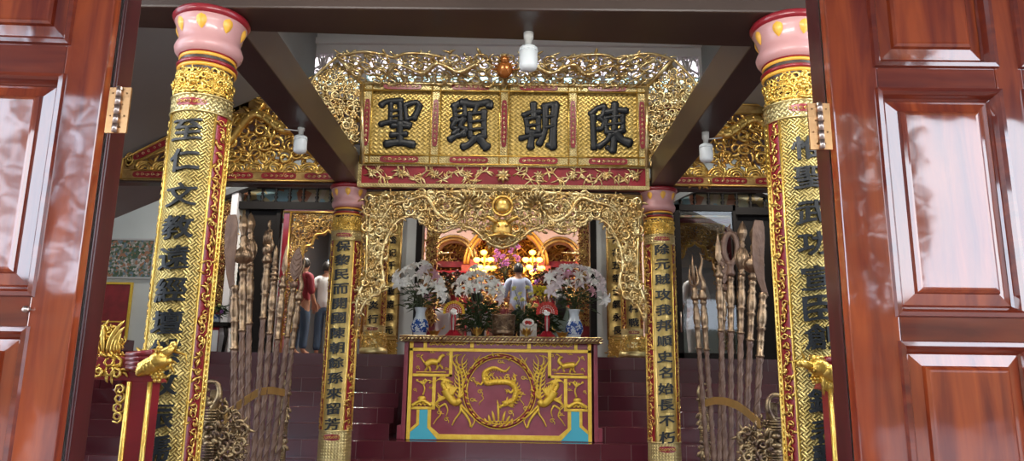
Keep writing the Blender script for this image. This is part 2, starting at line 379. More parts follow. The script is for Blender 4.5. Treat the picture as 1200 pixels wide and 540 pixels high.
# clerestory wall with vents
YC=9.2; vx=[]
x=XA(343,85,YC); step=XA(376,85,YC)-x
i=-1
vz0,vz1=ZA(592,106,YC),ZA(592,64,YC)
xs=[x+step*k for k in range(-1,16)]
mb=MB(); hw=step*.39
mb.box(-6.4,6.4,YC,YC+.12,5.1,vz0); mb.box(-6.4,6.4,YC,YC+.12,vz1,6.3)
prev=-6.4
for q in xs: mb.box(prev,q-hw,YC,YC+.12,vz0,vz1); prev=q+hw
mb.box(prev,6.4,YC,YC+.12,vz0,vz1)
mb.box(-2.7,2.7,YC-.06,YC,vz1+.12,vz1+.2)
struct(mb.build('wall_clerestory',white_m))
vent_white=mat('vent_white',(.8,.76,.76),.7)
glp=mat('pink_glass',(.97,.80,.80),.25,trans=.7); glg=mat('green_glass',(.72,.96,.88),.25,trans=.7)
def vent():
    mb=MB(); w=hw
    for s in (-1,1):
        P=[(s*w*(.5+.42*cos(a)),0,(vz1-vz0)*(.28+.19*sin(a))) for a in [PI*.0+i*PI*1.4/10 for i in range(11)]]; mb.tube(P,.016,6)
        P=[(s*w*(.5+.38*cos(a)),0,(vz1-vz0)*(-.12+.17*sin(a))) for a in [PI*.4+i*PI*1.5/10 for i in range(11)]]; mb.tube(P,.016,6)
        mb.tube([(s*w*.1,0,-(vz1-vz0)*.5),(s*w*.55,0,-(vz1-vz0)*.3),(s*w*.98,0,-(vz1-vz0)*.42)],.015,6)
        mb.tube([(s*w*.5,0,(vz1-vz0)*.5),(s*w*.2,0,(vz1-vz0)*.2),(s*w*.98,0,(vz1-vz0)*.05)],.015,6)
    mb.tube([(0,0,-(vz1-vz0)*.5),(0,0,(vz1-vz0)*.5)],.012,6); mb.tube([(-w,0,-.03),(w,0,-.03)],.012,6)
    return mb
v0=None
for k,q in enumerate(xs):
    r=bpy.data.objects.new('window_%d'%(k+1),None); COL.objects.link(r); r.location=(q,YC+.06,(vz0+vz1)/2); struct(r)
    if v0 is None:
        g=vent().build('grille',vent_white,r); h=(vz1-vz0)/2
        p=MB(); p.box(-hw,hw,.03,.04,0,h); a=p.build('pink_pane',glp,r)
        p=MB(); p.box(-hw,hw,.03,.04,-h,0); b=p.build('green_pane',glg,r); v0=(g,a,b)
    else:
        for o in v0: c=o.copy(); COL.objects.link(c); c.parent=r
# roof over the front hall: raking soffits each side, high flat centre
mb=MB()
xa,za=XA(147,187,7.7),ZA(147,187,7.7); xb,zb=-2.62,ZA(283,117,7.7)
sl=(zb-za)/(xb-xa)
for s in (-1,1):
    pl=[(s*6.4,za+sl*(-6.4-xa)+.06),(s*abs(xb),zb+.06),(s*abs(xb),6.3),(s*(abs(xb)+.1),6.3),(s*(abs(xb)+.1),zb+.2),(s*6.4,za+sl*(-6.4-xa)+.2)]
    if s>0: pl=pl[::-1]
    mb.prism(pl,4.12,9.2)
struct(mb.build('ceiling_rake',ceil_m))
sbox('ceiling',(-6.6,6.6,2.32,9.32,6.3,6.4),ceil_m)
# big beams (all dark brown)
TZ=3.60
struct_beams=[('beam_front',(-6.4,6.4,3.80,4.12,TZ,4.25))]
mb=MB(); fy=lambda x:4.17+.048*x
mb.add([(-6.4,3.80,TZ),(6.4,3.80,TZ),(6.4,fy(6.4),TZ),(-6.4,fy(-6.4),TZ),(-6.4,3.80,4.25),(6.4,3.80,4.25),(6.4,fy(6.4),4.25),(-6.4,fy(-6.4),4.25)],[(0,3,2,1),(4,5,6,7),(0,1,5,4),(1,2,6,5),(2,3,7,6),(3,0,4,7)])
struct(mb.build('beam_front',beam_m,bevel=.012))
for nm,xx,x2 in (('beam_left',-1.65,-1.70),('beam_right',1.74,1.72)):
    mb=MB(); w=.125
    mb.add([(xx-w,4.12,TZ),(xx+w,4.12,TZ),(xx+w,4.12,TZ+.31),(xx-w,4.12,TZ+.31),(x2-w,7.62,TZ),(x2+w,7.62,TZ),(x2+w,7.62,TZ+.31),(x2-w,7.62,TZ+.31)],
           [(0,1,2,3),(4,7,6,5),(0,4,5,1),(1,5,6,2),(2,6,7,3),(3,7,4,0)])
    struct(mb.build(nm,beam_m,bevel=.008))
sbox('beam_rear_left',(-6.4,-1.58,7.70,7.86,TZ-.0,TZ+.10),beam_m,.01); sbox('beam_rear_right',(1.58,6.4,7.70,7.86,TZ-.0,TZ+.10),beam_m,.01)
sbox('beam_rear',(-1.58,1.58,7.74,7.88,TZ-.06,4.7),beam_m,.01)
# facade: jambs, lintel above the doors, flanking wall behind the leaves, porch roof
JL,JR=XA(130,100,2.2),XA(967,100,2.2)
for nm,a,b in (('door_frame_left',JL,XA(154,100,2.3)),('door_frame_right',XA(951,100,2.3),JR)):
    mb=MB(); mb.box(a,b,2.215,2.30,0,3.12)
    c=(a+b)/2; s=1 if a<0 else -1; h=(b-a)/2
    mb.box(c-h*.5,c+h*.5,2.205,2.29,0,3.12)
    struct(mb.build(nm,mahog_d,bevel=.006))
for nm,a,b in (('wall_front_left',-3.4,JL-.02),('wall_front_right',JR+.02,3.4)): sbox(nm,(a,b,2.24,2.31,0,6.3),wall_m)
sbox('wall_front',(JL-.02,JR+.02,2.24,2.31,3.12,6.3),wall_m)
# ================================================================ DOORS
def leaf_door(nm,outl,label):
    """outl: (x_hinge, sign, rails z list, columns) built flat facing -Y at local origin on the hinge line"""
    s,cols,rows,H,Wd,piv,rot=outl
    r=bpy.data.objects.new(nm,None); COL.objects.link(r); struct(r); r.location=piv; r.rotation_euler=(0,0,rot); r['label']=label
    T=.045; xs_=[0]+[c for cc in cols for c in cc]+[Wd]; 
    st=MB(); 
    for i in range(0,len(xs_),2): st.box(*sorted((s*xs_[i],s*xs_[i+1])),-T,0,0,H)
    st.build('stile',mahog,r,bevel=.004)
    zs_=[0]+[c for cc in rows for c in cc]+[H]
    ra=MB()
    for c in cols:
        for i in range(0,len(zs_),2): ra.box(*sorted((s*c[0],s*c[1])),-T+.001,-.001,zs_[i],zs_[i+1])
    ra.build('rail',mahog_h,r,bevel=.004)
    for c in cols:
        for w in rows:
            a,b=sorted((s*c[0],s*c[1])); mo=MB(); p=MB()
            # moulding ring
            def ring(mb,prof):
                vs=[]; 
                for ins,y in prof:
                    vs+=[(a+ins,y,w[0]+ins),(b-ins,y,w[0]+ins),(b-ins,y,w[1]-ins),(a+ins,y,w[1]-ins)]
                fs=[(i*4+k,i*4+(k+1)%4,(i+1)*4+(k+1)%4,(i+1)*4+k) for i in range(len(prof)-1) for k in range(4)]
                mb.add(vs,fs); return len(prof)*4-4
            ring(mo,[(-.012,-T+.002),(-.008,-T-.012),(.004,-T-.014),(.012,-T-.004),(.02,-T+.014),(.026,-T+.02)])
            mo.build('moulding',mahog_h,r)
            n=ring(p,[(.024,-T+.022),(.060,-T+.016),(.064,-T+.004),(.072,-T-.002),(.078,-T-.001)])
            o=len(p.v)-4; p.f.append((o,o+1,o+2,o+3)); p.smooth.append(False)
            p.build('panel',mahog,r)
    return r
def dz(py,px=1100): return ZA(px,py,2.2)
# right leaf
X=lambda px,py: XA(px,py,2.2)-JR
rc0=(X(1033,240),X(1174,240)); gap=.085
cw=rc0[1]-rc0[0]
rowsR=[(.30,.95),(1.10,dz(403)),(dz(369),dz(114)),(dz(81,1090),dz(81,1090)+.62)]
rowsR=[(.25,.80),(.90,dz(405)),(dz(369),dz(114)),(dz(83,1090),dz(83,1090)+.48)]
Hh=3.1
dR=leaf_door('door_2',(1,[rc0,(rc0[1]+gap,rc0[1]+gap+cw)],rowsR,Hh,rc0[1]+gap+cw+.17,(JR,2.2,0),0),'right mahogany door leaf folded open')
XL=lambda px,py: JL-XA(px,py,2.2)
lc0=(XL(66,225),XL(66,225)+cw)
rowsL=[(.25,.80),(.90,ZA(30,388,2.2)),(ZA(60,346,2.2),ZA(70,98,2.2)),(ZA(80,58,2.2),ZA(80,58,2.2)+.5)]
dL=leaf_door('door_1',(-1,[lc0,(lc0[1]+gap,lc0[1]+gap+cw)],rowsL,Hh,lc0[1]+gap+cw+.17,(JL,2.2,0),.06),'left mahogany door leaf folded open')
knob=MB(); p=AT(46,362,2.12); knob.lathe([(.004,0),(.014,.002),(.012,.012),(.018,.02),(.016,.03),(.004,.034)],12,(0,0,0),Vector((1,0,0)),Vector((0,0,1)),Vector((0,-1,0)))
kx=XL(46,362); knob.map(lambda v:v+Vector((-kx,-.045,p.z))); knob.map(lambda v:Vector((-kx,-.045,p.z))+(v-Vector((-kx,-.045,p.z)))*.6); knob.build('knob',steel,dL)
def hinge(nm,x,z,label,mx):
    r=thing(nm,label,'hinge',(x,2.15,z)); H=.15
    for s in (-1,1):
        mb=MB(); mb.box(x+(0 if s>0 else -.034),x+(.034 if s>0 else 0),2.146,2.153,z-H/2,z+H/2)
        for k in range(4): mb.blob((x+s*(.022 if k%2 else .012),2.145,z-H*.38+k*H*.25),(.0028,.0015,.0028),6)
        part(mb,'hinge_plate',brass,r,bevel=.002)
    for k in range(5): 
        mb=MB(); mb.lathe([(.002,0),(.0085,.001),(.0085,H*.19),(.002,H*.195)],10,(x,2.14,z-H/2+k*H*.2)); part(mb,'knuckle',steel,r)
    return r
p=AT(137,128,2.14); hinge('door_hinge',p.x,p.z,'brass butt hinge on the left door frame','l')
p=AT(962,147,2.14); hinge('door_hinge',p.x,p.z,'brass butt hinge on the right door frame','r')
# ================================================================ COLUMNS
def cyl(cx,cy,r):
    return lambda u,v,d,a0=0: Vector((cx+(r+d)*sin(u/r+a0),cy-(r+d)*cos(u/r+a0),v))
def capital(root,cx,cy,top,k=1.0):
    O=(cx,cy,top)
    mb=MB(); mb.lathe([(.19*k,0),(.208*k,-.004),(.216*k,-.022),(.208*k,-.04),(.19*k,-.05)],40,O); part(mb,'capital_rim',red,root)
    mb=MB(); mb.lathe([(.19*k,-.04),(.2*k,-.05),(.186*k,-.085),(.172*k,-.13),(.168*k,-.16),(.18*k,-.185),(.189*k,-.21),(.183*k,-.235),(.165*k,-.258),(.15*k,-.262)],40,O); bell=part(mb,'capital_bell',pink,root)
    for i in range(8):
        a=2*PI*i/8+.12; mb=MB(); 
        def pf(u,v):
            h=-.055-.085*v; w=.031*sin(PI*v**.75)**.8*(1-.1*v); base=.2-.014-.45*(abs(h)-.05)*.5; base=.198-.30*(abs(h)-.05)
            an=a+(u-.5)*2*w/base; rr=(base+.012*sin(PI*u)*sin(PI*v))*k
            return (cx+rr*cos(an),cy+rr*sin(an),top+h)
        mb.grid(pf,6,8); part(mb,'petal',yel,bell)
    for z,m_,r in ((-.255,red,.162),(-.275,yel,.158),(-.318,red,.168),(-.34,yel,.163)):
        mb=MB(); mb.lathe([(r*k-.02,z+.011),(r*k-.004,z+.009),(r*k,z),(r*k-.004,z-.009),(r*k-.02,z-.011)],40,O); part(mb,'ring',m_,root)
def board(root,cx,cy,r,z0,z1,weave_m,seed,chars,cz,cw,chh,name_extra=True,bold=.025,af=50,ab=80,ae=92,base=.12,a0=0.0):
    rng=random.Random(seed); rb=r+.012; rad=math.radians
    C=lambda a,v,d:Vector((cx+(rb+d)*sin(a+a0),cy-(rb+d)*cos(a+a0),v))
    mb=MB(); mb.grid(lambda s,t:C(rad(-af+2*af*s),z0+base+(z1-z0-base-.10)*t,0),24,2,uvs=lambda s,t:(rad(2*af*s-af)*rb,(z1-z0)*t))
    mb.grid(lambda s,t:C(rad(af-2*af*s),z0+base+(z1-z0-base-.10)*t,-.01),24,2)
    bd=part(mb,'inscription_board',weave_m,root)
    for s in (-1,1):
        mb=MB(); mb.grid(lambda u,v:C(rad(s*(af+(ab-af)*u)),z0+base+(z1-z0-base-.1)*v,-.001),10,2); mb.f=[f if s>0 else f[::-1] for f in mb.f]
        e=part(mb,'red_border',red,root)
        mb=MB(); z=z0+base+.03; w=rad(ab-af)*rb; am=rad((af+ab)/2)*s
        while z<z1-.13:
            scroll(mb,rng.uniform(-.12,.12)*w,z,w*.26,0,rng,9,4,1.2,.24,.3); 
            for _ in range(2): leaf(mb,rng.uniform(-.25,.25)*w,z+rng.uniform(-.2,.2)*w,rng.uniform(0,6.28),w*.5,w*.09,0,rng.uniform(-1.5,1.5),4,5)
            z+=w*.52
        mb.map(lambda v:C(am+v.x/rb,v.z,.002-v.y)); part(mb,'gilt_scrollwork',gold,e)
    mb=MB()
    for s in (-1,1):
        for ang,rr in ((af,.007),(ab,.006),(ae,.008)):
            mb.tube([C(rad(s*ang),z0+base+(z1-z0-base-.1)*t/4,.002) for t in range(5)],rr,6)
        mb.grid(lambda u,v:C(rad(s*(ab+(ae-ab)*u)),z0+base+(z1-z0-base-.1)*v,0),4,2)
    for i in range(int((z1-z0-base-.1)/.03)):
        z=z0+base+.015+.03*i
        for s in (-1,1): mb.blob(C(rad(s*(ae-6)),z,.002),(.008,.008,.013),5)
    part(mb,'gilt_edging',gold_b,root)
    # top and bottom band with a red cartouche
    for zz,h,lab in ((z1-.10,.10,'top_band'),(z0,base,'bottom_band')):
        mb=MB(); mb.grid(lambda s,t:C(rad(-ae+2*ae*s),zz+h*t,.004+.004*sin(PI*t)),30,6,uvs=lambda s,t:(rad(2*ae*s-ae)*rb,h*t))
        for t in (.02,.98): mb.tube([C(rad(-ae+2*ae*i/24),zz+h*t,.006) for i in range(25)],.007,6)
        b=part(mb,lab,gold_fine,root)
        mb=MB(); mb.grid(lambda s,t:C(rad(30*cos(PI*s))*1.0,zz+max(h*.5,h-.07)+min(h,.14)*(.22*(2*t-1)*sin(PI*s)**.5),.010),14,4); part(mb,'red_cartouche',red,b)
        mb=MB()
        for i in range(7): scroll(mb,(-3+i)*.023,zz+max(h*.5,h-.07),min(h,.14)*.11,0,rng,8,4,1.1,.28,.3)
        mb.map(lambda v:C(v.x/rb,v.z,.012-v.y)); part(mb,'gilt_scrollwork',gold,b)
    for i,ch in enumerate(chars):
        mb=MB(); put_char(mb,ch,lambda u,v,d:C(u/rb,v+cz[i],d+.002),cw,chh,.012,bold,seed=i*1.7+seed)
        part(mb,'brushed_character',black,bd)
def collar(root,cx,cy,r,z,h,seed):
    rng=random.Random(seed); mb=MB(); C=cyl(cx,cy,r)
    L=r*math.radians(190)
    carve(mb,[(-L/2,0),(L/2,0),(L/2,h*.75),(L*.3,h),(-L*.3,h),(-L/2,h*.75)],.026,0,rng,1.25,.15,5,10,.6,thick=.34)
    for k,(u,v,q) in enumerate(((0,.52,.036),(-.34,.45,.028),(.34,.45,.028),(-.17,.3,.02),(.17,.3,.02))): rosette(mb,u*L,v*h,q,-.015,7)
    mb.tube([(-.02,-.015,.012),(-.02,-.03,.0),(0,-.035,-.01),(.02,-.03,0),(.02,-.015,.012)],.008,5)
    mb.tube([(-L/2+L*i/20,-.006,.008) for i in range(21)],.009,5)
    mb.map(lambda v:C(v.x,v.z+z,-v.y)); part(mb,'lotus_collar',gold_b,root)
def column(cx,cy,z0,label,chars,czs,cw,chh,zb0,seed,wv,base=.12,af=50,bold=.025,group=None):
    root=thing('column',label,'column',(cx,cy,z0)); r=.150
    mb=MB(); mb.lathe([(r,z0),(r,TZ-.2),(r-.004,TZ)],36,(cx,cy,0)); part(mb,'shaft',shaft_m,root)
    if z0<.4:
        mb=MB(); mb.lathe([(.24,0),(.26,.02),(.26,.06),(.22,.09),(.235,.13),(.2,.19),(.16,.21)],36,(cx,cy,z0)); part(mb,'plinth',gold_old,root)
    capital(root,cx,cy,TZ)
    collar(root,cx,cy,r,TZ-.355-.155,.15,seed)
    board(root,cx,cy,r,zb0,TZ-.525,wv,seed,chars,czs,cw,chh,base=base,af=af,bold=bold)
    return root
YF=3.95-.16
def zs_of(pts,Y): return [ZA(px,py,Y) for px,py in pts]
Lp=[(226,152),(222,187),(217,228),(213,266),(209,302),(206,339),(204,377),(201,412),(197,449),(192,488),(187,526)]
column(-1.65,3.95,0,'large gilded column beside the left door leaf, pink capital, inscription beginning 至仁文教',
  '至仁文教遠經壇然敬振儒',zs_of(Lp,YF),.155,.125,.35,11,gold_weave)
Rp=[(937,173),(941,207),(943,248),(945,285),(947,325),(948,360),(949,394),(951,432),(953,468),(956,504),(960,535)]
column(1.74,3.95,0,'large gilded column beside the right door leaf, pink capital, inscription beginning 惟聖武功',
  '惟聖武功宣臣創垂鎮表勳',zs_of(Rp,YF),.155,.125,.35,12,gold_weave)
YI=7.78-.16; LB=.50
Li=[(405,289),(404,307),(402,325),(401,341),(400,356),(399,372),(399,389),(397,404),(396,419),(396,434),(394,451),(393,467),(391,483),(390,499)]
zl=[ZA(404,288,YI)+ (ZA(390,504,YI)-ZA(404,288,YI))*i/12.4 for i in range(13)]
column(-1.70,7.78,.49,'smaller gilded column left of the altar, inscription beginning 保黎民而',
  '保黎民而開國陳朝餘孫來留芳',zl,.15,.112,LB,13,gold_weave_s,base=ZA(393,504,YI)-LB,af=42)
zr=[ZA(774,292,YI)+ (ZA(777,520,YI)-ZA(774,292,YI))*i/12.4 for i in range(13)]
column(1.70,7.78,.49,'smaller gilded column right of the altar, inscription beginning 除元賊攻',
  '除元賊攻我邦順史名始長不朽',zr,.15,.112,LB,14,gold_weave_s,base=ZA(777,518,YI)-LB,af=42)
# rear pair on the upper floor, and flat boards on the wall beyond
def rear_column(px,label,chars,seed):
    cy=10.62; x=XA(px,380,cy); root=thing('column',label,'column',(x,cy,1.85)); r=.14
    mb=MB(); mb.lathe([(r,1.85),(r,4.6)],28,(x,cy,0)); part(mb,'shaft',shaft_m,root)
    zs=[3.55-.2*i for i in range(7)]
    board(root,x,cy,r,2.16,4.5,gold_weave_s,seed,chars,zs,.14,.12,base=.1,af=42)
    mb=MB(); mb.lathe([(.19,0),(.205,.03),(.2,.07),(.165,.11),(.178,.17),(.172,.24),(.15,.31)],28,(x,cy,1.85))
    base=part(mb,'base',gold_fine,root)
    rng=random.Random(seed); mb=MB(); carve(mb,[(-.25,.08),(.25,.08),(.25,.27),(-.25,.27)],.035,0,rng,1.4,.2,5,10)
    C=cyl(x,cy,.17); mb.map(lambda v:C(v.x,v.z+1.87,-v.y)); part(mb,'gilt_scrollwork',gold,base)
rear_column(439,'rear gilded column on the upper floor left of the altar','英雄正氣火炎行',21)
rear_column(741,'rear gilded column on the upper floor right of the altar','聖德神功今村戰',22)
def wall_board(px,label,chars,seed):
    y=YB-.04; x=XA(px,330,y); z0,z1=ZA(px,398,y),ZA(px,225,y); w=.135
    C=lambda u,v,d:Vector((x+u,y-.03*(1-(u/w)**2)-d,v))
    root=thing('couplet_board',label,'board',(x,y,z0))
    mb=MB(); mb.grid(lambda s,t:C(-w+2*w*s,z0+(z1-z0)*t,0),12,2,uvs=lambda s,t:(s*2*w,t*(z1-z0))); mb.grid(lambda s,t:C(w-2*w*s,z0+(z1-z0)*t,-.02),12,2); part(mb,'board_face',gold_weave_s,root)
    mb=MB()
    for s in (-1,1): mb.tube([C(s*w,z0,0),C(s*w,z1,0)],.014,6)
    for z in (z0,z0+.05,z1): mb.tube([C(-w+2*w*i/8,z,.003) for i in range(9)],.014,6)
    part(mb,'edging',gold_old,root)
    mb=MB(); rng=random.Random(seed); carve(mb,[(-w,-.26),(w,-.26),(w,0),(-w,0)],.045,0,rng,1.3,.2)
    mb.box(-w*.9,w*.9,0,.03,-.24,0)
    mb.map(lambda v:C(v.x,z0+v.z,-v.y)); part(mb,'carved_foot',gold,root)
    n=len(chars)
    for i,ch in enumerate(chars):
        mb=MB(); put_char(mb,ch,lambda u,v,d:C(u,v+z0+.14+(n-1-i)*.2,d+.003),.13,.12,.008,.02,seed=i); part(mb,'brushed_character',black,root)
wall_board(458,'flat gilded couplet board on the wall behind the left rear column','江陰記千秋聖德振元',31)
wall_board(722,'flat gilded couplet board on the wall behind the right rear column','萬古存五常士氣永長',32)
# ================================================================ NAME BOARD
YS=7.60
def planeY(y): return lambda v:Vector((v.x,y+v.y,v.z))
X0,X1=XA(425,150,YS),XA(757,150,YS); XC=(X0+X1)/2; SZ0,SZ1=ZA(592,194,YS),ZA(592,99,YS)
root=thing('name_board','wide gilded name board with four black characters and a flaring openwork crest','board',(XC,YS,SZ0))
mb=MB(); mb.box(X0,X1,YS+.03,YS+.13,SZ0,SZ1); part(mb,'backing',gold_old,root)
H=SZ1-SZ0; rail=.095; n=4; pw=(X1-X0-rail)/4; rng=random.Random(5)
fr=MB()
def uvbox(mb,x0,x1,z0,z1,y):
    mb.grid(lambda s,t:(x0+(x1-x0)*s,y,z0+(z1-z0)*t),1,1,False,uvs=lambda s,t:(x0+(x1-x0)*s,z0+(z1-z0)*t))
    mb.box(x0+.001,x1-.001,y+.0005,y+.06,z0+.001,z1-.001)
uvbox(fr,X0,X1,SZ0,SZ0+rail,YS-.03); uvbox(fr,X0,X1,SZ1-rail,SZ1,YS-.03)
for i in range(5): x=X0+pw*i; uvbox(fr,x,x+rail,SZ0+rail,SZ1-rail,YS-.028)
fp=part(fr,'frame',gold_fine,root)
tr=MB()
for z in (SZ0,SZ0+rail,SZ1-rail,SZ1): tr.tube([(X0,YS-.035,z),(X1,YS-.035,z)],.009,6)
for i in range(5):
    for q in (0,rail): tr.tube([(X0+pw*i+q,YS-.034,SZ0),(X0+pw*i+q,YS-.034,SZ1)],.008,6)
part(tr,'beading',gold_b,root)
def cartouche(root_,cx,cz,w,h,y,par,vert=False,seed=0):
    rg=random.Random(seed); mb=MB(); P=[]
    for i in range(24):
        a=2*PI*i/24; c,s=cos(a),sin(a); P.append((cx+w*math.copysign(abs(c)**.35,c),cz+h*math.copysign(abs(s)**.55,s)))
    mb.prism(P,y-.008,y+.004); o=part(mb,'red_cartouche',red,par); mb=MB()
    L=max(w,h); k=int(L*2/.055)
    for i in range(k):
        t=(-1+2*(i+.5)/k)*L*.88; x,z=(cx,cz+t) if vert else (cx+t,cz); q=min(w,h)*.55
        scroll(mb,x,z,q,y-.008,rg,9,4,1.2,.26,.3)
        for s in (-1,1): leaf(mb,x,z,(PI/2 if vert else 0)+s*.7,q*1.5,q*.2,y-.01,s*-1.2,4,5)
    part(mb,'gilt_scrollwork',gold_pale,o)
for i in range(4):
    cx=X0+rail/2+pw*(i+.5)
    for z in (SZ0+rail/2,SZ1-rail/2): cartouche(root,cx,z,.21,.036,YS-.034,fp,seed=i)
for i in range(5): cartouche(root,X0+rail/2+pw*i,(SZ0+SZ1)/2,.03,.27,YS-.032,fp,True,seed=i+9)
signchars='聖顯朝陳'

SIGN={0:(420,[([(130,163),(165,143),(250,137)],30),([(186,150),(182,268)],24),([(238,148),(242,272)],26),([(186,196),(238,190)],15),([(184,228),(240,222)],15),([(124,274),(190,256),(250,262),(300,276)],26),
 ([(262,165),(330,146),(352,168)],28),([(350,160),(338,200),(316,240)],32),([(266,162),(276,245)],24),([(272,246),(322,232)],22),([(190,280),(292,284)],26),([(236,262),(240,385)],36),([(186,334),(276,328)],28),([(155,386),(240,376),(318,390)],36)]),
 1:(420,[([(545,172),(590,148),(625,145)],34),([(552,165),(560,250)],26),([(610,150),(612,225)],24),([(556,200),(608,190)],13),([(556,228),(612,220)],16),([(590,146),(670,158),(750,146),(752,172)],36),([(684,160),(668,205)],24),
 ([(536,245),(570,252),(605,240)],24),([(560,250),(540,290),(572,300),(545,330)],26),([(610,240),(585,285),(618,300),(592,330)],26),([(524,362),(560,340),(612,328)],30),([(640,205),(644,350)],26),([(722,195),(722,350)],30),([(640,212),(722,204)],20),([(642,258),(722,250)],17),([(642,304),(722,296)],17),([(642,346),(722,342)],22),([(668,352),(640,385),(598,404)],34),([(690,345),(715,380),(740,406)],42)]),
 2:(580,[([(162,222),(205,205),(262,200)],26),([(222,152),(224,235)],32),([(180,240),(190,325)],26),([(250,228),(250,318)],28),([(180,242),(250,230)],20),([(186,282),(250,272)],17),([(190,322),(252,312)],20),([(145,354),(200,342),(268,336)],26),([(216,315),(210,360),(204,408)],34),
 ([(278,172),(320,160),(356,158)],32),([(290,172),(290,290),(276,345),(252,388)],30),([(348,160),(338,280),(332,408)],38),([(290,232),(342,225)],20),([(290,292),(338,282)],20),([(332,408),(300,390)],24)]),
 3:(580,[([(550,216),(590,180),(632,170)],28),([(632,172),(622,215),(598,238)],26),([(598,235),(626,258),(616,296),(590,300)],24),([(566,222),(566,300),(572,412)],30),([(640,204),(700,190),(760,194)],30),([(692,152),(690,250),(684,390),(676,428)],34),([(676,428),(646,404)],24),([(640,232),(644,325)],24),([(736,220),(738,315)],26),([(640,236),(736,222)],20),([(642,276),(736,266)],16),([(644,320),(738,308)],22),([(668,332),(640,370),(596,402)],28),([(694,318),(730,360),(778,382)],42)])}
sp=[(468,144),(548,145),(631,147),(713,150)]
for i in range(4):
    x0=X0+pw*i+rail; x1=X0+pw*(i+1)
    mb=MB(); mb.grid(lambda s,t:(x0+(x1-x0)*s,YS+.005,SZ0+rail+(H-2*rail)*t),2,2,False,uvs=lambda s,t:(x0+(x1-x0)*s,(H)*t)); mb.box(x0,x1,YS+.006,YS+.03,SZ0+rail,SZ1-rail)
    pn=part(mb,'character_panel',gold_sign,root)
    c=AT(sp[i][0],sp[i][1],YS); mb=MB()
    bx_,st_=SIGN[i]; rs=random.Random(i)
    for k_,(pts_,w_) in enumerate(st_):
        q=smooth_path([AT(bx_+x/4.911,90+y/4.911,YS-.004-.0004*k_) for x,y in pts_],6) ; n_=len(q); hw_=w_*.5/4.911*YS/F*1.52
        rr_=[hw_*(.80+.25*abs(2*t/(n_-1)-1)**1.5+rs.uniform(-.04,.04)) for t in range(n_)]
        d0=(q[0]-q[1]).normalized(); d1=(q[-1]-q[-2]).normalized()
        q=[q[0]+d0*hw_*.55]+q+[q[-1]+d1*hw_*.55]; rr_=[rr_[0]*.55]+rr_+[rr_[-1]*.5]
        mb.tube(q,rr_,8,fl=.012/hw_)
    part(mb,'black_character',black,pn)
# flaring crest: top tray leans out towards the hall door
def bil(A,B,C,D): return lambda u,v:(A*(1-u)+B*u)*(1-v)+(D*(1-u)+C*u)*v
YT=7.38
cA,cB=AT(425,98,YS-.03),AT(757,102,YS-.03); cD,cC=AT(396,66,YT),AT(789,69,YT)
fT=bil(cA,cB,cC,cD); nT=((cB-cA).cross(cD-cA)).normalized()
if nT.y>0: nT=-nT
hT=(cD-cA).length
def mapT(W=3.0):
    # local x in [0,W], z in [0,1.6]; y = -relief
    return lambda v: fT(v.x/W,v.z)+nT*(-v.y)
rng=random.Random(8); mb=MB(); Wt=3.0
top=[(0,.95),(.12,1.10),(.27,1.18),(.42,1.08),(.5,.98),(.62,1.12),(.8,1.12),(.95,1.0),(1.05,1.18),(1.25,1.25),(1.38,1.16),(1.5,1.3)]
tope=top+[(3.0-x,z) for x,z in top[::-1][1:]]
poly=[(0.02,.05),(Wt-.02,.05)]+tope[::-1]
s0=len(mb.v)
def sc(v): return Vector((v.x,v.y,v.z/hT*1.0))
P2=[(x,z*hT) for x,z in poly]
carve(mb,P2,.066,0,rng,1.9,.08,5,12,.6,lf=3,thick=.26)
dr=random.Random(4)
dragon(mb,[(.35,.35*hT),(.5,.75*hT),(.7,.45*hT),(.88,.8*hT),(1.05,.5*hT),(1.22,.75*hT)],.028,-.04,dr)
dragon(mb,[(2.65,.35*hT),(2.5,.75*hT),(2.3,.45*hT),(2.12,.8*hT),(1.95,.5*hT),(1.78,.75*hT)],.028,-.04,dr)
mb.map(lambda v:mapT()(Vector((v.x,v.y,v.z/hT))),s0)
part(mb,'openwork_crest',gold_pale,root)
mb=MB(); mm=mapT()
mb.tube([mm(p) for p in smooth_path([(x,-.01,z) for x,z in top[:8]],5)],.016,6); mb.tube([mm(p) for p in smooth_path([(3-x,-.01,z) for x,z in top[:8]],5)],.016,6)
mb.tube([mm(Vector((x*.1,-.005,.03))) for x in range(31)],.016,6)
part(mb,'crest_moulding',gold_pale,root)
mb=MB(); c=mm(Vector((1.5,-.05,.62))); mb.blob(c,(.09,.06,.1),12); mb.blob(c+Vector((0,-.02,.1)),(.05,.05,.06),10)
for k in range(9):
    a=PI*k/8; mb.tube([c+Vector((.08*cos(a),0,.09*sin(a))),c+Vector((.14*cos(a),0,.15*sin(a))),c+Vector((.15*cos(a+.2),-.01,.2*sin(a+.1)))],[.012,.006,.001],5)
part(mb,'crest_pearl',mat('amber_lacquer',(.42,.14,.03),.25,.5),root)
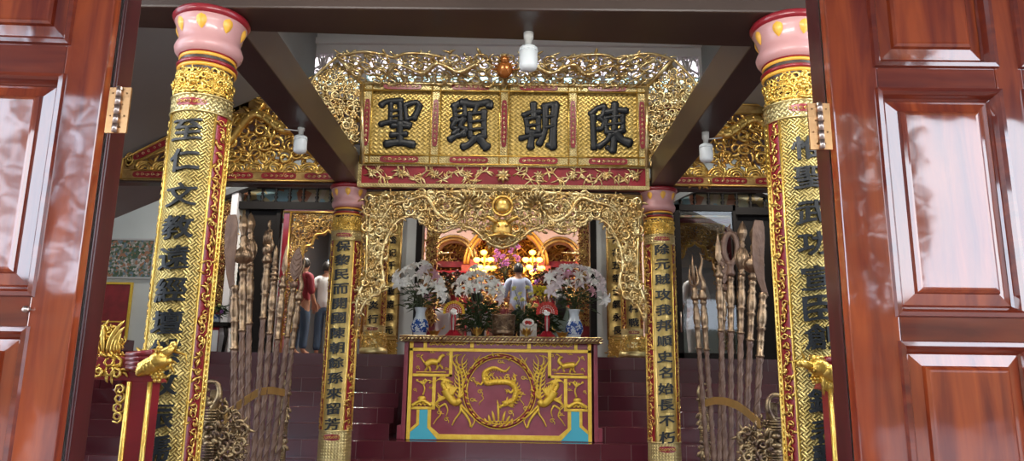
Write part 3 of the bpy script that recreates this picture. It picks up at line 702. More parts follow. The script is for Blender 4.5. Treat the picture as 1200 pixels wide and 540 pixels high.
for s in (0,1):  # flaring side wings
    if s==0: a,b=AT(424,98,YS-.03),AT(396,66,YT); q=[(366,95),(368,128),(384,160),(402,182),(424,192)]; e=AT(425,192,YS-.03)
    else: a,b=AT(758,102,YS-.03),AT(789,69,YT); q=[(816,100),(814,132),(799,163),(781,186),(760,197)]; e=AT(758,196,YS-.03)
    def yy(px): 
        t=(abs(px-(424 if s==0 else 758))/58); return YS-.03-min(1,t)*.20
    O=[AT(x,y,yy(x)) for x,y in q]; mb=MB()
    spine=[b]+O[:-1]
    mb.tube(smooth_path([b]+O[:3],6),[.016]*19 if False else .016,6); mb.tube([a,b],.026,6); mb.tube([a,e],.026,6)
    part(mb,'wing_moulding',gold_pale,root)
    # carve in a (outward, z) chart
    mb=MB(); sg=-1 if s==0 else 1
    ch=[(abs(p.x-a.x),p.z) for p in [a,b]+O]
    s0=len(mb.v); carve(mb,ch,.05,0,random.Random(40+s),1.5,.1,5,12,.6,lf=3)
    zb=O[-1].z
    mb.map(lambda v:Vector((a.x+sg*v.x,YS-.03-.20*min(1,v.x/.52)+v.y*.6,v.z)),s0)
    part(mb,'openwork_wing',gold_pale,root)
# ================================================================ FASCIA under the board
FZ0,FZ1=ZA(592,220,7.6),ZA(592,193,7.6)
root=thing('carved_fascia','dark red carved fascia beam with gilt vines and central flower under the name board','beam',(XC,7.6,FZ0))
mb=MB(); mb.box(X0-.01,X1+.01,7.60,7.72,FZ0,FZ1); part(mb,'beam_face',red,root)
mb=MB()
for z0_,z1_ in ((FZ0-.01,FZ0+.03),(FZ1-.03,FZ1+.01)):
    uvbox(mb,X0-.02,X1+.02,z0_,z1_,7.575)
for x in (X0,X1): uvbox(mb,x-.02,x+.02,FZ0,FZ1,7.574)
part(mb,'gilt_border',gold_fine,root,bevel=.004)
mb=MB(); rng=random.Random(3); h=FZ1-FZ0; zc=(FZ0+FZ1)/2; Lh=(X1-X0)/2
for s in (-1,1):
    P=[(XC+s*(.12+i*.03),7.595,zc+.055*sin(i*.62)) for i in range(int((Lh-.16)/.03))]; mb.tube(P,.008,5)
    for i in range(2,len(P)-1,2):
        x,_,z=P[i]
        for _ in range(5): leaf(mb,x,z,rng.uniform(0,6.28),rng.uniform(.06,.11),.008,7.592,rng.uniform(-2,2),4,6)
    for k in (.38,.75,1.1,1.42):
        for j in range(8):
            a=j*PI/4; leaf(mb,XC+s*k*Lh/1.55,zc+.01,a,.06,.011,7.588,.5,4,5)
for j in range(8): leaf(mb,XC,zc,j*PI/4,.085,.02,7.585,0,5,6,.6)
mb.blob((XC,7.58,zc),(.028,.02,.028),8)
part(mb,'gilt_vine',gold_pale,root)
# ================================================================ LAMBREQUIN (cua vong)
YL=7.56; root=thing('carved_lambrequin','gilded openwork lambrequin of dragons and clouds hanging over the altar between two columns','carving',(XC,YL,FZ0))
half=[(592,291),(575,286),(563,276),(552,268),(535,266),(520,272),(507,269),(497,260),(484,254),(472,256),(462,264),(455,276),(449,292),(447,310),(450,326),(444,342),(430,352),(419,372)]
outer=[(417,386),(419,350),(430,322),(430,228),(592,224)]
hp=[(AT(x,y,YL).x-XC,AT(x,y,YL).z) for x,y in half]; op=[(AT(x,y,YL).x-XC,AT(x,y,YL).z) for x,y in outer]
hp[0]=(0,hp[0][1]); op[-1]=(0,op[0][1] if False else op[-1][1])
poly=hp+op; rng=random.Random(77)
mb=MB()
carve(mb,poly,.06,YL,rng,1.45,.12,5,13,.8,lf=3,thick=.25)
carve(mb,poly,.035,YL-.03,rng,2.6,.2,5,10,.9,lf=2,thick=.3)
half_n=len(mb.v)
# dragon in each half with flame mane
def Lp_(px,py): v=AT(px,py,YL); return (v.x-XC,v.z)
dragon(mb,[Lp_(446,262),Lp_(460,242),(Lp_(480,236)),Lp_(500,232),Lp_(514,252),Lp_(530,258),Lp_(545,240)],.024,YL-.045,random.Random(3))
for k in range(12):
    a=k/11*PI*1.5-.3; x,z=Lp_(549,241); mb.tube([(x+.06*cos(a),YL-.08,z+.06*sin(a)),(x+.13*cos(a),YL-.1,z+.13*sin(a)),(x+.17*cos(a+.3),YL-.1,z+.19*sin(a+.3))],[.02,.014,.001],5)
for px,py,q in ((438,238,.05),(441,300,.05),(436,322,.045),(500,262,.045),(532,262,.045),(470,250,.04),(432,345,.035)): x,z=Lp_(px,py); rosette(mb,x,z,q,YL-.05,7)
hv=[v.copy() for v in mb.v]; hf=list(mb.f)
c=MB(); c.add([(XC+v.x,v.y,v.z) for v in hv],hf,True); c.add([(XC-v.x,v.y,v.z) for v in hv],[f[::-1] for f in hf],True)
part(c,'openwork_dragons',gold_pale,root)
mb=MB()
for s in (-1,1):
    P=smooth_path([(XC+s*(-x),YL-.02,z) for x,z in hp],5); mb.tube(P,.018,6)
    P=[(XC-s*x,YL-.01,z) for x,z in op]; mb.tube(P[:4],.018,6)
    mb.tube([P[3],(XC,YL-.01,op[-1][1])],.026,6)
part(mb,'rim_moulding',gold_pale,root)
mb=MB(); x,z=Lp_(592,243); mb.blob((XC,YL-.07,z),(.085,.05,.085),16); 
mb.tube([(XC+.105*cos(a*PI/12),YL-.07,z+.105*sin(a*PI/12)) for a in range(25)],.014,6)
for k in range(5): a=PI*(.2+.15*k); mb.tube([(XC+.12*cos(a),YL-.06,z+.12*sin(a)),(XC+.2*cos(a),YL-.07,z+.17*sin(a))],[.02,.001],5)
x,z=Lp_(592,270); mb.blob((XC,YL-.08,z),(.11,.05,.1),12)
for s in (-1,1):
    mb.blob((XC+s*.045,YL-.13,z+.03),(.022,.02,.022),8); mb.tube([(XC+s*.06,YL-.1,z+.07),(XC+s*.16,YL-.1,z+.13),(XC+s*.2,YL-.1,z+.08)],[.03,.02,.002],6)
    mb.tube([(XC+s*.02,YL-.12,z-.06),(XC+s*.13,YL-.1,z-.08),(XC+s*.2,YL-.1,z-.03)],[.02,.015,.002],6)
part(mb,'tiger_face_and_mirror',gold,root)
# ================================================================ SIDE SPANDRELS
YP=7.66
def spandrel(s,label,pts,seed):
    """pts: x distances from the axis, z"""
    sx=lambda x:XC*0+s*x
    root=thing('carved_spandrel',label,'carving',(s*2.9,YP,ZA(280,212,YP)))
    z0=ZA(280,212,YP); xo=abs(XA(143,212,YP)); xi=1.62; zl=ZA(147,187,YP); zt=ZA(300,118,YP); xp=abs(XA(283,118,YP)); b=.105
    pc=MB()
    # bottom rail, raking rail, top rail, end
    def band(P,nm):
        mb=MB(); Pm=[(sx(x),z) for x,z in P]; 
        if s<0: pass
        mb.prism(Pm,YP-.02,YP+.05); return mb
    bands=MB()
    for P in ([(xo,z0),(xi,z0),(xi,z0+b),(xo,z0+b)],[(xo,z0+b),(xo,zl),(xo-.13,zl+.06),(xo-.13,z0+b)],
              [(xo,zl),(xp,zt),(xp,zt-b*1.15),(xo-.05,zl-b*1.0)],[(xp,zt),(xi,zt),(xi,zt-b),(xp,zt-b)],[(xp+.08,zt),(xp-.1,zt+.02),(xp-.1,zt-b*1.5),(xp+.1,zt-b*1.5)]):
        bands.add([(sx(x),y,z) for y in (YP-.03,YP+.04) for x,z in P],[(0,1,2,3),(7,6,5,4)]+[(i,i+4,(i+1)%4+4,(i+1)%4) for i in range(4)])
    bd=part(bands,'border_frame',gold_old,root,bevel=.004)
    tr=MB()
    for L in ([(xo,z0),(xi,z0)],[(xo-.1,z0+b),(xi,z0+b)],[(xo,z0),(xo,zl),(xp,zt),(xi,zt)],[(xp-.05,zt-b),(xi,zt-b)],[(xo-.1,zl-b*.6),(xp+.05,zt-b*1.2)]):
        tr.tube([(sx(x),YP-.035,z) for x,z in L],.010,5)
    part(tr,'beading',gold,root)
    k=0
    for x in [xo-.32-.47*i for i in range(int((xo-xi-.3)/.47)+1)]:
        if x<xi+.15: continue
        cartouche(root,sx(x),z0+b/2,.19,.035,YP-.034,bd,seed=k); k+=1
    for x in (2.25,1.85): cartouche(root,sx(x),zt-b/2,.15,.035,YP-.034,bd,seed=k)
    a=math.atan2(zt-zl,xo-xp)
    for t in (.25,.62):
        x=xo+(xp-xo)*t; z=zl+(zt-zl)*t-b*.62
        mb=MB(); P=[]
        for i in range(20):
            an=2*PI*i/20; c_,s_=cos(an),sin(an); u=.22*math.copysign(abs(c_)**.4,c_); w=.033*math.copysign(abs(s_)**.6,s_)
            P.append((sx(x-u*cos(a)-w*sin(a)*-1),z+u*sin(a)+w*cos(a)))
        mb.prism(P,YP-.042,YP-.03); o=part(mb,'red_cartouche',red,bd)
        mb=MB()
        for i in range(6):
            u=-.17+.068*i; scroll(mb,sx(x-u*cos(a)),z+u*sin(a),.018,YP-.042,rng,9,4,1.2,.28,.3)
        part(mb,'gilt_scrollwork',gold_pale,o)
    x_e=xo-.07; mb=MB()
    mb.tube([(sx(x_e+.04*cos(i*PI/8)),YP-.036,z0+b+.12+.07*sin(i*PI/8)) for i in range(17)],.01,5); scroll(mb,sx(x_e),z0+b+.12,.03,YP-.035,rng); part(mb,'end_roundel',gold,root)
    # openwork: clouds, waves and a dragon
    mb=MB(); rg=random.Random(seed)
    inner=[(xo-.13,z0+b),(xi,z0+b),(xi,zt-b),(xp,zt-b*1.2),(xo-.13,zl-b*.5)]
    Pp=[(sx(x),z) for x,z in inner]
    carve(mb,Pp,.085,YP,rg,1.9,.10,5,14,.6,lf=6,thick=.27)
    for i in range(int((xo-xi)/.2)):   # billows along the foot
        x=xo-.25-.2*i; 
        for q in (.10,.07,.04): mb.tube([(sx(x+q*cos(t*PI/8)),YP-.02-.02*(q<.08),z0+b+q*sin(t*PI/8)) for t in range(9)],.014,5)
    dr=[(xo-.35,z0+.28),(xo-.75,z0+.42),(xo-1.05,z0+.3),(xo-1.4,z0+.75),(xo-1.75,zt-.35),(xo-2.05,zt-.3),(xo-2.15,z0+.75),(xo-2.0,z0+.42),(xo-2.25,z0+.3),(xo-2.45,z0+.42)]
    dragon(mb,[(sx(max(x,xi+.12)),z) for x,z in dr],.065,YP-.05,rg)
    for px_,pz_,q in ((xo-1.2,zt-.65,.09),(xo-1.55,z0+.4,.08),(xo-1.9,z0+.3,.07),(xo-2.0,zt-.45,.10),(xo-2.3,zt-.32,.09)): cloud(mb,sx(px_),pz_,q,YP-.04,s)
    part(mb,'openwork_dragon',gold,root)
spandrel(-1,'gilded raking spandrel with openwork dragon in the left bay',None,51)
spandrel(1,'gilded raking spandrel with openwork dragon in the right bay',None,52)
# flame cresting above the spandrels by the name board
for s,px0,lab in ((-1,372,'left'),(1,808,'right')):
    c=AT(px0,112,7.74); mb=MB(); rg=random.Random(60+s)
    for i in range(9):
        x=-.32+.08*i
        for k in range(2): leaf(mb,c.x+x,c.z-.1,PI/2+rg.uniform(-.5,.5),.2+.14*rg.random()*(1 if s*x<0 else 1.3),.022,7.7,rg.uniform(-1.6,1.6),5,8)
        if i%2: scroll(mb,c.x+x,c.z-.04,.055,7.7,rg)
    mb.box(c.x-.42,c.x+.42,7.68,7.76,c.z-.16,c.z-.1)
    tag(mb.build('flame_cresting',gold_old,loc=(c.x,7.72,c.z-.16)),'gilded flame cresting rising beside the %s wing of the name board'%lab,'carving')
# ================================================================ SIDE BAYS: grey arch band, baluster transom, black door frame, gilt doorway
arch_m=mat('arch_grey_paint',(.16,.17,.17),.8)
def bay(s):
    d0,d1=(dl0,dl1) if s<0 else (dr0,dr1); c=(d0+d1)/2
    P=lambda px,py,Y:AT(px,py,Y)
    side='left' if s<0 else 'right'
    # arch band
    y=10.9; mb=MB(); xa_,xb_=(XA(250,240,y),XA(436,232,y)) if s<0 else (XA(782,232,y),XA(925,240,y))
    zc=ZA(330,212,y); ze=ZA(330,236,y); L=[]
    for i in range(25):
        t=i/24; x=xa_+(xb_-xa_)*t; L.append((x,ze+(zc-ze)*(1-abs(2*t-1)**2)))
    mb.prism(L+[(x,z+.10) for x,z in L[::-1]],y,y+.2); struct(mb.build('trim_%d'%(4 if s<0 else 5),arch_m))
    # transom of turned balusters
    y=11.05; z0,z1=ZA(330,237,y),ZA(330,221,y)
    root=thing('baluster_transom','dark transom of turned balusters over the doorway in the %s bay'%side,'transom',(c,y,z0-.14))
    mb=MB(); mb.box(d0,d1,y-.05,y+.05,z0-.12,z0); mb.box(d0,d1,y-.05,y+.05,z1,z1+.12); part(mb,'rail',black_wood,root)
    n=10
    for i in range(n+1):
        x=d0+(d1-d0)*i/n; h=z1-z0
        mb=MB(); mb.lathe([(.03,0),(.03,.1*h),(.014,.16*h),(.034,.38*h),(.012,.55*h),(.03,.62*h),(.016,.72*h),(.026,.85*h),(.03,h)],12,(x,y,z0)); part(mb,'baluster',black_wood,root)
    # painted panel behind the balusters
    mb=MB(); mb.box(d0,d1,YB+.2,YB+.23,z0-.25,z1+.3)
    m,nt,b=new_mat('mural_paint_'+side); N=nt.nodes
    w=N.new('ShaderNodeTexVoronoi'); w.inputs['Scale'].default_value=6; tc=N.new('ShaderNodeTexCoord'); nt.links.new(tc.outputs['Object'],w.inputs['Vector'])
    rp=N.new('ShaderNodeValToRGB'); rp.color_ramp.interpolation='CONSTANT'
    cols=[(.30,.48,.52),(.62,.55,.42),(.50,.20,.10),(.55,.42,.2),(.12,.10,.09),(.55,.5,.3)]
    rp.color_ramp.elements[0].color=(*cols[0],1); rp.color_ramp.elements[1].color=(*cols[1],1); rp.color_ramp.elements[1].position=.2
    for i,cc in enumerate(cols[2:]): e=rp.color_ramp.elements.new(.36+.15*i); e.color=(*cc,1)
    s_=N.new('ShaderNodeSeparateColor'); nt.links.new(w.outputs['Color'],s_.inputs[0]); nt.links.new(s_.outputs[0],rp.inputs[0]); nt.links.new(rp.outputs[0],b.inputs['Base Color'])
    tag(mb.build('mural_panel',m,loc=(c,YB+.3,z0-.25)),'painted landscape mural behind the balusters of the %s bay'%side,'mural')
    # gilt carved doorway surround
    y=11.08; q0,q1=(XA(328,330,y),XA(436,330,y)) if s<0 else (XA(772,330,y),XA(858,330,y))
    zt=ZA(360,242,y) if s<0 else ZA(820,256,y); zb=1.85; w=.16
    root=thing('carved_doorway','gilded openwork doorway surround in the %s bay'%side,'doorway',((q0+q1)/2,y,zb))
    mb=MB()
    for x in (q0,q1-.11): mb.box(x,x+.11,y-.05,y+.08,zb,zt)
    mb.box(q0,q1,y-.06,y+.08,zt-.10,zt)
    part(mb,'red_frame',red_deep,root,bevel=.006)
    mb=MB()
    for x in (q0+.11,q1-.11): mb.tube([(x,y-.06,zb),(x,y-.06,zt-.1)],.018,6)
    mb.tube([(q0,y-.06,zt-.1),(q1,y-.06,zt-.1)],.018,6); mb.tube([(q0,y-.06,zt),(q1,y-.06,zt)],.012,6)
    part(mb,'gilt_moulding',gold,root)
    hw_=(q1-q0)/2-.11; cx=(q0+q1)/2; I=zt-.1
    innr=[(1,-1.9),(.80,-1.85),(.74,-1.5),(.80,-1.2),(.74,-.85),(.66,-.78),(.58,-.55),(.42,-.52),(.32,-.36),(.12,-.34),(0,-.28)]
    poly=[(1,0)]+[(1,-1.9)]+innr[1:]+[(0,0)]
    mb=MB(); rg=random.Random(70+s)
    for sg in (-1,1):
        Pq=[(cx+sg*x*hw_,I+z) for x,z in poly]
        carve(mb,Pq,.055,y-.02,rg,1.3,.12,4,11,.6,lf=2)
    part(mb,'openwork_leaves',gold_old,root)
    mb=MB()
    for sg in (-1,1): mb.tube(smooth_path([(cx+sg*x*hw_,y-.05,I+z) for x,z in innr],4),.022,6)
    part(mb,'cloud_edge',gold,root)
bay(-1); bay(1)
# black panelled screens filling the outer part of each bay
def screen(x0,x1,label):
    z1=ZA(330,240,11.1); root=thing('lattice_screen',label,'screen',((x0+x1)/2,11.12,1.85))
    mb=MB(); mb.box(x0,x1,11.1,11.14,1.85,z1); part(mb,'panel',black_wood,root)
    mb=MB(); 
    for a in (x0,x1-.07): mb.box(a,a+.07,11.06,11.18,1.85,z1)
    for z in (1.85,z1-.1): mb.box(x0,x1,11.06,11.18,z,z+.1)
    part(mb,'frame',black_wood,root,bevel=.006)
screen(XA(284,300,11.1),XA(326,300,11.1),'black wooden screen left of the gilded doorway in the left bay')
screen(XA(860,300,11.1),XA(909,300,11.1),'black wooden screen right of the gilded doorway in the right bay')
glass=mat('dark_glass',(.45,.46,.47),.03,0,trans=1,spec=.3)
root=thing('glass_door','dark framed glass door standing in the right bay beside the column','door',((XA(793,300,10.95)+XA(862,300,10.95))/2,10.95,1.85))
x0,x1=XA(791,300,10.95),XA(864,300,10.95); z1=ZA(820,240,10.95); mb=MB()
for a,w in ((x0,.09),(x1-.05,.05)): mb.box(a,a+w,10.92,10.98,1.85,z1)
mb.box(x0,x1,10.92,10.98,z1-.1,z1); mb.box(x0,x1,10.92,10.98,1.85,1.95)
part(mb,'frame',black_wood,root,bevel=.006)
mb=MB(); mb.box(x0+.09,x1-.05,10.945,10.952,1.95,z1-.1); part(mb,'pane',glass,root)
mb=MB(); mb.tube([(x0+.05,10.90,2.25),(x0+.05,10.90,2.55)],.012,8); part(mb,'pull_handle',steel,root)
# pale arch jamb and carved brown panel at the far left of the left bay
mb=MB(); a=AT(279,225,11.0); b=AT(273,322,11.0); mb.box(a.x-.07,a.x+.03,10.95,11.1,1.85,a.z); struct(mb.build('trim_6',white_m))
x0,x1=XA(251,300,11.05),XA(273,300,11.05); z1=ZA(262,236,11.05)
root=thing('relief_screen','brown and gold carved upright panel at the outer edge of the left bay','panel',((x0+x1)/2,11.1,1.85))
mb=MB(); mb.box(x0,x1,11.08,11.12,1.85,z1); part(mb,'backing',red_deep,root)
mb=MB(); carve(mb,[(x0,2.5),(x1,2.5),(x1,z1),(x0,z1)],.05,11.07,random.Random(5),1.5,.1,4,10); part(mb,'openwork',gold_old,root)
# framed photograph and notice on the left wall
def framed(nm,label,q,y,mface,mframe,w,deco=None):
    a,b=AT(*q[0],y),AT(*q[1],y); root=thing(nm,label,'picture' if 'photo' in nm else 'notice',((a.x+b.x)/2,y,b.z))
    mb=MB(); mb.box(a.x+w,b.x-w,y,y+.02,b.z+w,a.z-w); f=part(mb,'face',mface,root)
    mb=MB(); mb.box(a.x,b.x,y-.015,y+.02,b.z,b.z+w); mb.box(a.x,b.x,y-.015,y+.02,a.z-w,a.z); mb.box(a.x,a.x+w,y-.015,y+.02,b.z+w,a.z-w); mb.box(b.x-w,b.x,y-.015,y+.02,b.z+w,a.z-w)
    part(mb,'frame',mframe,root,bevel=.003); return root,a,b,f
photo,nt,bb=new_mat('aerial_photo_print'); N=nt.nodes
vo=N.new('ShaderNodeTexVoronoi'); vo.inputs['Scale'].default_value=30; tc=N.new('ShaderNodeTexCoord'); nt.links.new(tc.outputs['Object'],vo.inputs['Vector'])
rp=N.new('ShaderNodeValToRGB'); rp.color_ramp.interpolation='CONSTANT'; cc=[(.05,.09,.05),(.25,.25,.22),(.12,.18,.22),(.45,.42,.40),(.08,.12,.07),(.30,.14,.08)]
rp.color_ramp.elements[0].color=(*cc[0],1); rp.color_ramp.elements[1].color=(*cc[1],1); rp.color_ramp.elements[1].position=.25
for i,c_ in enumerate(cc[2:]): e=rp.color_ramp.elements.new(.42+.13*i); e.color=(*c_,1)
s_=N.new('ShaderNodeSeparateColor'); nt.links.new(vo.outputs['Color'],s_.inputs[0]); nt.links.new(s_.outputs[0],rp.inputs[0]); nt.links.new(rp.outputs[0],bb.inputs['Base Color'])
framed('framed_photograph','framed aerial photograph hanging on the grey wall at the left',((120,279),(178,327)),YB-.03,photo,mat('silver_frame',(.5,.5,.5),.4,.3),.03)
r_,a,b,f=framed('red_notice','red notice board with gold frame under the photograph on the grey wall',((96,330),(142,453)),YB-.03,red,gold_paint,.035)
mb=MB(); mb.box(a.x+.1,b.x-.1,YB-.036,YB-.03,a.z-.62,a.z-.6); part(mb,'ruled_line',gold_paint,f)
# ================================================================ FRONT ALTAR
YA=8.74
def C(cx,cy):
    cy=85+(cy-85)*1.05; pl=440+min(cx,926-cx)/3.176
    return XA(440+cx/3.176,452,YA),max(ZA(586,370+cy/3.176+(586-pl)*.0145,YA),.834)
ax0,_=C(118,260); ax1,_=C(812,260); az0=.83; az1=ZA(586,398,YA); AXC=(ax0+ax1)/2
root=thing('altar_table','crimson altar table on the stairs with gilt dragon roundel and turquoise feet','altar',(AXC,YA+.4,.83))
mb=MB(); mb.box(ax0+.02,ax1-.02,YA,YA+.82,az0,az1-.03); fp=part(mb,'front_panel',red_alt,root)
mb=MB()
for s in (ax0,ax1):
    mb=MB(); k=-1 if s==ax0 else 1; a,b=sorted((s,s+k*.05)); mb.box(a,b,YA-.02,YA+.84,az0,az1)
    a,b=sorted((s+k*.03,s+k*.10)); mb.box(a,b,YA-.01,YA+.3,az0,az0+.16)
    part(mb,'corner_post',red_alt,root,bevel=.01)
mb=MB(); mb.box(ax0-.10,ax1+.10,YA-.08,YA+.9,az1-.035,az1+.03); tp=part(mb,'table_top',red_deep,root,bevel=.008)
mb=MB(); n=52
for i in range(n):
    x=ax0-.08+(ax1-ax0+.16)*i/(n-1)
    mb.tube([(x-.03,YA-.085,az1-.020),(x,YA-.105,az1+.000),(x+.03,YA-.085,az1+.020)],[.004,.016,.004],6)
mb.tube([(ax0-.1,YA-.085,az1-.03),(ax1+.1,YA-.085,az1-.03)],.010,6); mb.tube([(ax0-.1,YA-.085,az1+.03),(ax1+.1,YA-.085,az1+.03)],.008,6)
part(mb,'carved_edge',gold_pale,tp)
fr=MB()
def gb(p,q,w=None):
    a,b=C(*p),C(*q); x0,x1=sorted((a[0],b[0])); z0,z1=sorted((a[1],b[1])); fr.box(x0,x1,YA-.018,YA+.005,z0,z1)
def mir(p): return (926-p[0],p[1]+ (463-p[0])*.0)
for S in (0,1):
    f=(lambda p:p) if S==0 else mir
    gb(f((122,85)),f((136,442)))
    gb(f((272,128)),f((285,220))); gb(f((137,208)),f((285,220)))
    gb(f((212,220)),f((225,330))); gb(f((137,325)),f((225,336)))
    gb(f((174,88)),f((186,118))); gb(f((349,88)),f((363,118)))
    def gp(P):
        q=[C(*f(p)) for p in P]; 
        if S: q=q[::-1]
        fr.prism(q,YA-.018,YA+.005)
    gp([(198,336),(211,336),(211,396),(243,423),(235,440),(198,400)]); gp([(157,336),(168,336),(168,390),(137,415),(137,402),(157,384)])
gb((122,116),(804,128)); gb((122,82),(804,88)); gb((235,423),(691,441))
# tilt rails are level in the place itself
part(fr,'gilt_frame',gold_paint,fp,bevel=.004)
turq=mat('turquoise_paint',(.06,.42,.55),.4,0,coat=.2)
for S in (0,1):
    f=(lambda p:p) if S==0 else mir
    P=[(168,336),(198,336),(198,400),(238,441),(124,441),(124,422),(136,415),(168,390)]
    q=[C(*f(p)) for p in P]; q=q[::-1] if S else q; q=[(x,max(z,az0+.004)) for x,z in q]
    mb=MB(); mb.prism(q,YA-.012,YA+.004); part(mb,'turquoise_foot',turq,fp)
# roundel
cc=C(462,270); RR=(C(590,270)[0]-C(334,270)[0])/2
mb=MB(); mb.tube([(cc[0]+RR*cos(a*PI/32),YA-.012,cc[1]+RR*sin(a*PI/32)) for a in range(65)],.020,8)
part(mb,'roundel_ring',red_deep,fp)
mb=MB(); rg=random.Random(2)
for q in (RR-.026,RR+.026): mb.tube([(cc[0]+q*cos(a*PI/32),YA-.016,cc[1]+q*sin(a*PI/32)) for a in range(65)],.006,6)
for i in range(36):
    a=i*PI/18; leaf(mb,cc[0]+RR*cos(a),cc[1]+RR*sin(a),a+PI/2+rg.uniform(-.6,.6),.055,.010,YA-.035,rg.uniform(-1.5,1.5),4,5)
part(mb,'ring_vine',gold_paint,fp)
mb=MB(); P=[C(*p) for p in [(500,182),(480,200),(440,188),(405,205),(412,240),(450,238),(500,240),(522,265),(515,300),(490,312)]]
dragon(mb,P,.034,YA-.02,random.Random(6))
for i in range(7):
    x,z=C(415+i*15,378+6*abs(3-i)*.3); leaf(mb,x,z,PI/2+.25*(3-i)*.5,[.06,.09,.13,.24,.13,.09,.06][i],.016,YA-.01,rg.uniform(-.6,.6),5,8)
for i in range(9):
    x,z=C(400+i*15,386); mb.tube([(x+.035*cos(t*PI/6),YA-.01,z+.03*sin(t*PI/6)) for t in range(7)],.007,5)
for px,py,h in ((490,218,1),(550,220,-1),(390,272,1),(540,275,-1),(505,345,1),(362,300,-1),(362,230,1),(560,330,1),(462,165,-1)): cloud(mb,*C(px,py),.028,YA-.01,h)
for sg,px in ((1,395),(-1,545)): mb.tube([(C(px+sg*2*sin(i*.9)*4,285+i*6)[0],YA-.01,C(px,285+i*6)[1]) for i in range(7)],.006,5)
part(mb,'roundel_dragon',gold_paint,fp)
# phoenix pair
for S in (0,1):
    f=(lambda p:p) if S==0 else mir; rg=random.Random(9); mb=MB()
    def T(pts,r0,r1=None,y=.015):
        q=[C(*f(p)) for p in pts]; P=smooth_path([(x,YA-y,z) for x,z in q],4); n=len(P); r1=r0*.2 if r1 is None else r1
        mb.tube(P,[(r0+(r1-r0)*i/(n-1))*1.3 for i in range(n)],5)
    T([(262,265),(275,290),(300,312),(318,300)],.05,.03); 
    T([(262,265),(250,245),(262,232),(275,236)],.026,.016); T([(275,236),(290,240)],.012,.002)
    for k in range(5): T([(262,232),(255-6*k,218+3*k),(248-8*k,212+9*k)],.010,.001)
    for k in range(7): T([(285,285),(280+6*k-15,250+2*k),(268+9*k-15,225+6*k)],.018,.003,.03)
    for k in range(7): T([(268,292),(245-3*k,290+4*k),(232+2*k,275+10*k)],.014,.003,.025)
    for d in ((0,0),(14,8),(-12,4)):
        T([(312,295),(326+d[0],255+d[1]),(320+d[0],215),(308+d[0],185),(300+d[0]*1.5,150+d[1]),(318+d[0],140)],.012,.004)
    for k in range(9):
        y=170+14*k; T([(318,y+10),(334,y-2),(340,y-16)],.010,.001); T([(314,y+10),(298,y-2),(294,y-14)],.010,.001)
    T([(335,235),(355,195),(372,165),(392,140)],.012,.003); T([(372,165),(362,148)],.008,.001); T([(380,158),(396,160)],.008,.001)
    T([(320,318),(318,345),(300,370),(290,392)],.012,.006); T([(320,318),(345,345),(372,372),(360,400)],.012,.006); T([(318,330),(350,370),(358,398)],.014,.01)
    T([(262,315),(240,330),(246,352),(232,370),(220,388)],.010,.004); T([(262,315),(272,338),(266,360)],.010,.003)
    for p,h in (((268,370),1),((315,200),1),((240,345),-1),((350,340),-1)): cloud(mb,*C(*f(p)),.026,YA-.01,h)
    mb.blob((C(*f((257,240)))[0],YA-.03,C(*f((257,240)))[1]),(.025,.02,.025),7)
    part(mb,'gilt_phoenix',gold_paint,fp)
    mb=MB()   # beast panel
    if S==0:
        T([(185,178),(205,166),(230,170)],.034,.03); T([(230,168),(240,150),(246,144)],.022,.016); mb.blob((C(*f((247,145)))[0],YA-.02,C(*f((247,145)))[1]),(.03,.02,.022),7)
    else:
        T([(185,172),(205,172),(232,178)],.032,.026); T([(232,172),(244,160),(240,146)],.02,.014); mb.blob((C(*f((236,146)))[0],YA-.02,C(*f((236,146)))[1]),(.026,.02,.018),7); T([(240,142),(252,134),(256,140)],.008,.002)
    for q in ((190,182,182,198),(196,184,202,200),(228,180,222,196),(236,178,248,192)): T([(q[0],q[1]),((q[0]+q[2])/2+3,(q[1]+q[3])/2),(q[2],q[3])],.013,.008)
    T([(184,174),(172,160),(166,148),(174,140)],.010,.004)
    for p,h in (((155,145),1),((205,131),-1),((155,186),1),((262,190),-1),((268,140),1)): cloud(mb,*C(*f(p)),.020,YA-.008,h)
    T([(150,203),(200,203),(262,203)],.006,.006)
    part(mb,'gilt_beast_relief',gold_paint,fp)
    mb=MB()
    T([(140,322),(155,312),(175,304),(195,312),(210,322)],.018,.018); mb.blob((C(*f((175,296)))[0],YA-.015,C(*f((175,296)))[1]),(.05,.02,.03),8)
    for k in range(5): T([(142+15*k,322),(150+15*k,312),(156+15*k,322)],.008,.008)
    T([(178,285),(184,262),(176,240),(186,226)],.010,.004)
    for k in range(6): T([(180,248),(165+6*k,238-(k%3)*3),(150+13*k,232+(k%2)*6)],.007,.003)
    for k in range(4): mb.blob((C(*f((155+16*k,232+(k%2)*8)))[0],YA-.01,C(*f((155+16*k,232+(k%2)*8)))[1]),(.016,.01,.014),6)
    cloud(mb,*C(*f((148,265))),.018,YA-.008); cloud(mb,*C(*f((205,258))),.018,YA-.008,-1)
    part(mb,'gilt_landscape_relief',gold_paint,fp)
mb=MB(); rg=random.Random(11)
for a,b in ((196,340),(372,558),(585,735)):
    n=int((b-a)/12)
    P=[C(a+(b-a)*i/40,102+6*sin(i*2*PI*n/80)) for i in range(41)]; mb.tube([(x,YA-.01,z) for x,z in P],.006,5)
    for i in range(n): x,z=C(a+(b-a)*(i+.5)/n,102); scroll(mb,x,z,.018,YA-.008,rg,8,4,1.1,.28,.3)
part(mb,'gilt_frieze',gold_paint,fp)
TOP=az1+.031
